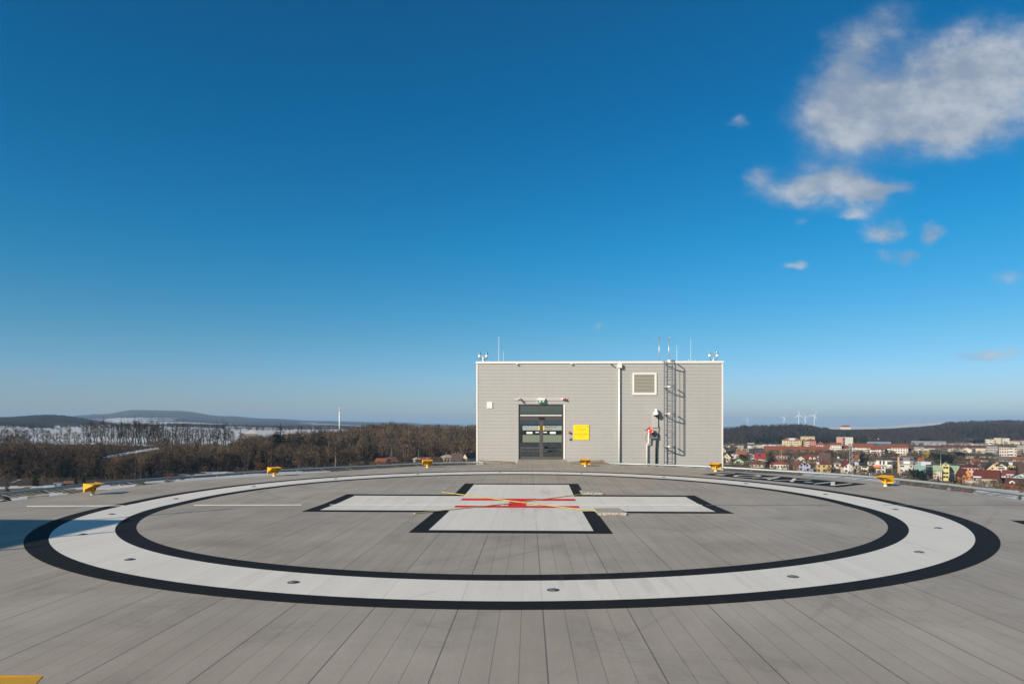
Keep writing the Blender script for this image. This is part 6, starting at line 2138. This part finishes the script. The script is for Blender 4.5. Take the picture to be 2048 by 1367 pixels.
def car(label, u, vb, L_, m, rz, van=False, zg=-30):
    Y = (CZ-zg)*F/(vb-HY)
    x, y = at_u(u, Y)
    t = thing('parked_van' if van else 'parked_car', label, 'van' if van else 'car', (x, y, zg+.05), rz)
    hl = L_/2
    if van:
        pr = [(-hl, .35), (hl, .35), (hl, .95), (hl-.5, 1.15), (hl-1.3, 1.95), (-hl+.1, 2.0), (-hl, 1.2)]
    else:
        pr = [(-hl, .3), (hl, .3), (hl, .75), (hl-1.0, .9), (hl-1.7, 1.42), (-hl+.9, 1.45), (-hl+.1, .95)]
    MB().prism(pr, -.88, .88).build('body', m, t)
    g = MB()
    z0, z1 = (1.2, 1.8) if van else (.92, 1.34)
    xa = hl-1.5 if van else hl-1.75
    for yy in (-.885, .88):
        g.box(-hl+.5, xa, yy, yy+.006, z0, z1)
    g.build('side_windows', M_win, t)
    for xw in (-hl+.8, hl-.85):
        for yw in (-.9, .72):
            w_ = MB().lathe([(.33, 0), (.33, .18)], 14, (xw, yw+.18, .33), 'y').build('wheel', M_blackp, t)
            MB().lathe([(.19, 0), (.18, .02)], 10, (xw, yw-.001 if yw < 0 else yw+.2, .33), 'y').build('rim', M_alu, w_)
    return t
car('white van parked below the dark conifers at the right', 1746, 951, 5.2, M_whitep, .5, True)
car('dark blue car parked right of the white van', 1773.5, 950, 4.3, mat('dark_blue_paint', (.03, .035, .06), .3, .2, .03, 1), .3)
for u, vb, cm_, lb in ((1868, 974.5, (.62, .62, .62), 'white car parked below the rail in front of the pinkish white wing'), (1893, 979, (.05, .06, .10), 'dark blue car parked below the rail, left of a silver one'),
                       (1904, 981, (.36, .37, .38), 'silver car parked below the rail, right of a dark blue one'), (1931, 985, (.48, .06, .05), 'red car parked below the rail under the orange gabled house')):
    car(lb, u, vb, 4.3, mat('car_paint_%d' % u, cm_, .3, .2, .03, 1), .25)
for u, vb, vt, lb in ((1847.5, 850, 837.5, 'thin grid pylon on the hill above the snow field, left one'), (1941, 845, 832, 'thin grid pylon on the hill crest near the right, tallest one'), (1920, 846, 834.5, 'faint thin mast on the hill crest left of the tallest pylon')):
    Y = 1900
    x, y = at_u(u, Y)
    h = (vb-vt)*Y/F
    t = thing('grid_pylon', lb, 'pylon', (x, y, CZ-(vb-HY)*Y/F-3), PSI-.6)
    for sx in (-1, 1):
        for sy in (-1, 1):
            MB().tube([(sx*1.3, sy*1.3, -3), (sx*.2, sy*.2, h+3)], .16, 4).build('leg', M_galvd, t)
    mb = MB()
    for zf, ww in ((.7, 4.2), (.85, 3.4)):
        mb.tube([(-ww, 0, (h+3)*zf), (ww, 0, (h+3)*zf)], .16, 4)
    for i in range(7):
        k = 1.3-1.1*i/7
        mb.tube([(-k, -k, (h+3)*i/7), (k, k, (h+3)*(i+1)/7)], .1, 3)
    mb.build('cross_arms', M_galvd, t)

# --- snow covered lower wings of the hospital seen through the net
def wing(label, pts, z, hgt, ribs=True):
    """flat roof outline given by photo pixels on the height z"""
    P = []
    for u, v in pts:
        Y = (CZ-z)*F/(v-HY)
        P.append(WP(u, v, Y))
    o = sum(P, Vector())/len(P)
    t = thing('hospital_wing', label, 'building', (o.x, o.y, z))
    n = len(P)
    Q = [p-Vector((o.x, o.y, z)) for p in P]
    vs = [(q.x, q.y, -.25) for q in Q]+[(q.x, q.y, -hgt) for q in Q]
    MB().add(vs, [(i, i+n, (i+1) % n+n, (i+1) % n) for i in range(n)]).build('wall', M_concrete, t)
    vs = [(q.x, q.y, 0) for q in Q]+[(q.x, q.y, -.249) for q in Q]
    rf = MB().add(vs, [tuple(range(n))]+[(i, i+n, (i+1) % n+n, (i+1) % n) for i in range(n)]).build('roof', M_concrete, t)
    me = bpy.data.meshes.new('snow_cover')
    bm = bmesh.new()
    c = sum(Q, Vector())/n
    f_ = bm.faces.new([bm.verts.new((c.x+(q.x-c.x)*.94, c.y+(q.y-c.y)*.94, .06)) for q in Q])
    bm.normal_update()
    bm.to_mesh(me)
    bm.free()
    me.materials.append(M_snow)
    link('snow_cover', me, rf)
    return t
wing('snow covered hospital wing seen through the net near the right edge', [(1946, 983.5), (1962, 974), (2040, 982), (2036, 1004)], -5.0, 17)
wing('second snow covered hospital wing cut by the right edge of the picture', [(2042, 1004), (2043, 984), (2110, 988), (2120, 1010)], -5.0, 17)
wing('long low snow covered hospital wing behind the rail below the cream gable and ochre house', [(1600, 953), (1606, 946), (1800, 961), (1796, 972)], -8.0, 16)

# ------------------------------------------------------------------ haze of the valley air
hz = MB().box(-15400, 15400, -15400, 15400, -60, 128).build('haze', [])
hm = bpy.data.materials.new('winter_haze')
hm.use_nodes = True
nt = hm.node_tree
for n in list(nt.nodes):
    if n.type != 'OUTPUT_MATERIAL':
        nt.nodes.remove(n)
pv = nt.nodes.new('ShaderNodeVolumePrincipled')
pv.inputs['Color'].default_value = (.42, .68, 1.0, 1)
pv.inputs['Density'].default_value = 8.5e-5
nt.links.new(pv.outputs[0], [n for n in nt.nodes if n.type == 'OUTPUT_MATERIAL'][0].inputs['Volume'])
hz.data.materials.append(hm)
hz['kind'] = 'stuff'
tag(hz, 'thin bluish winter haze over the whole valley', 'haze')
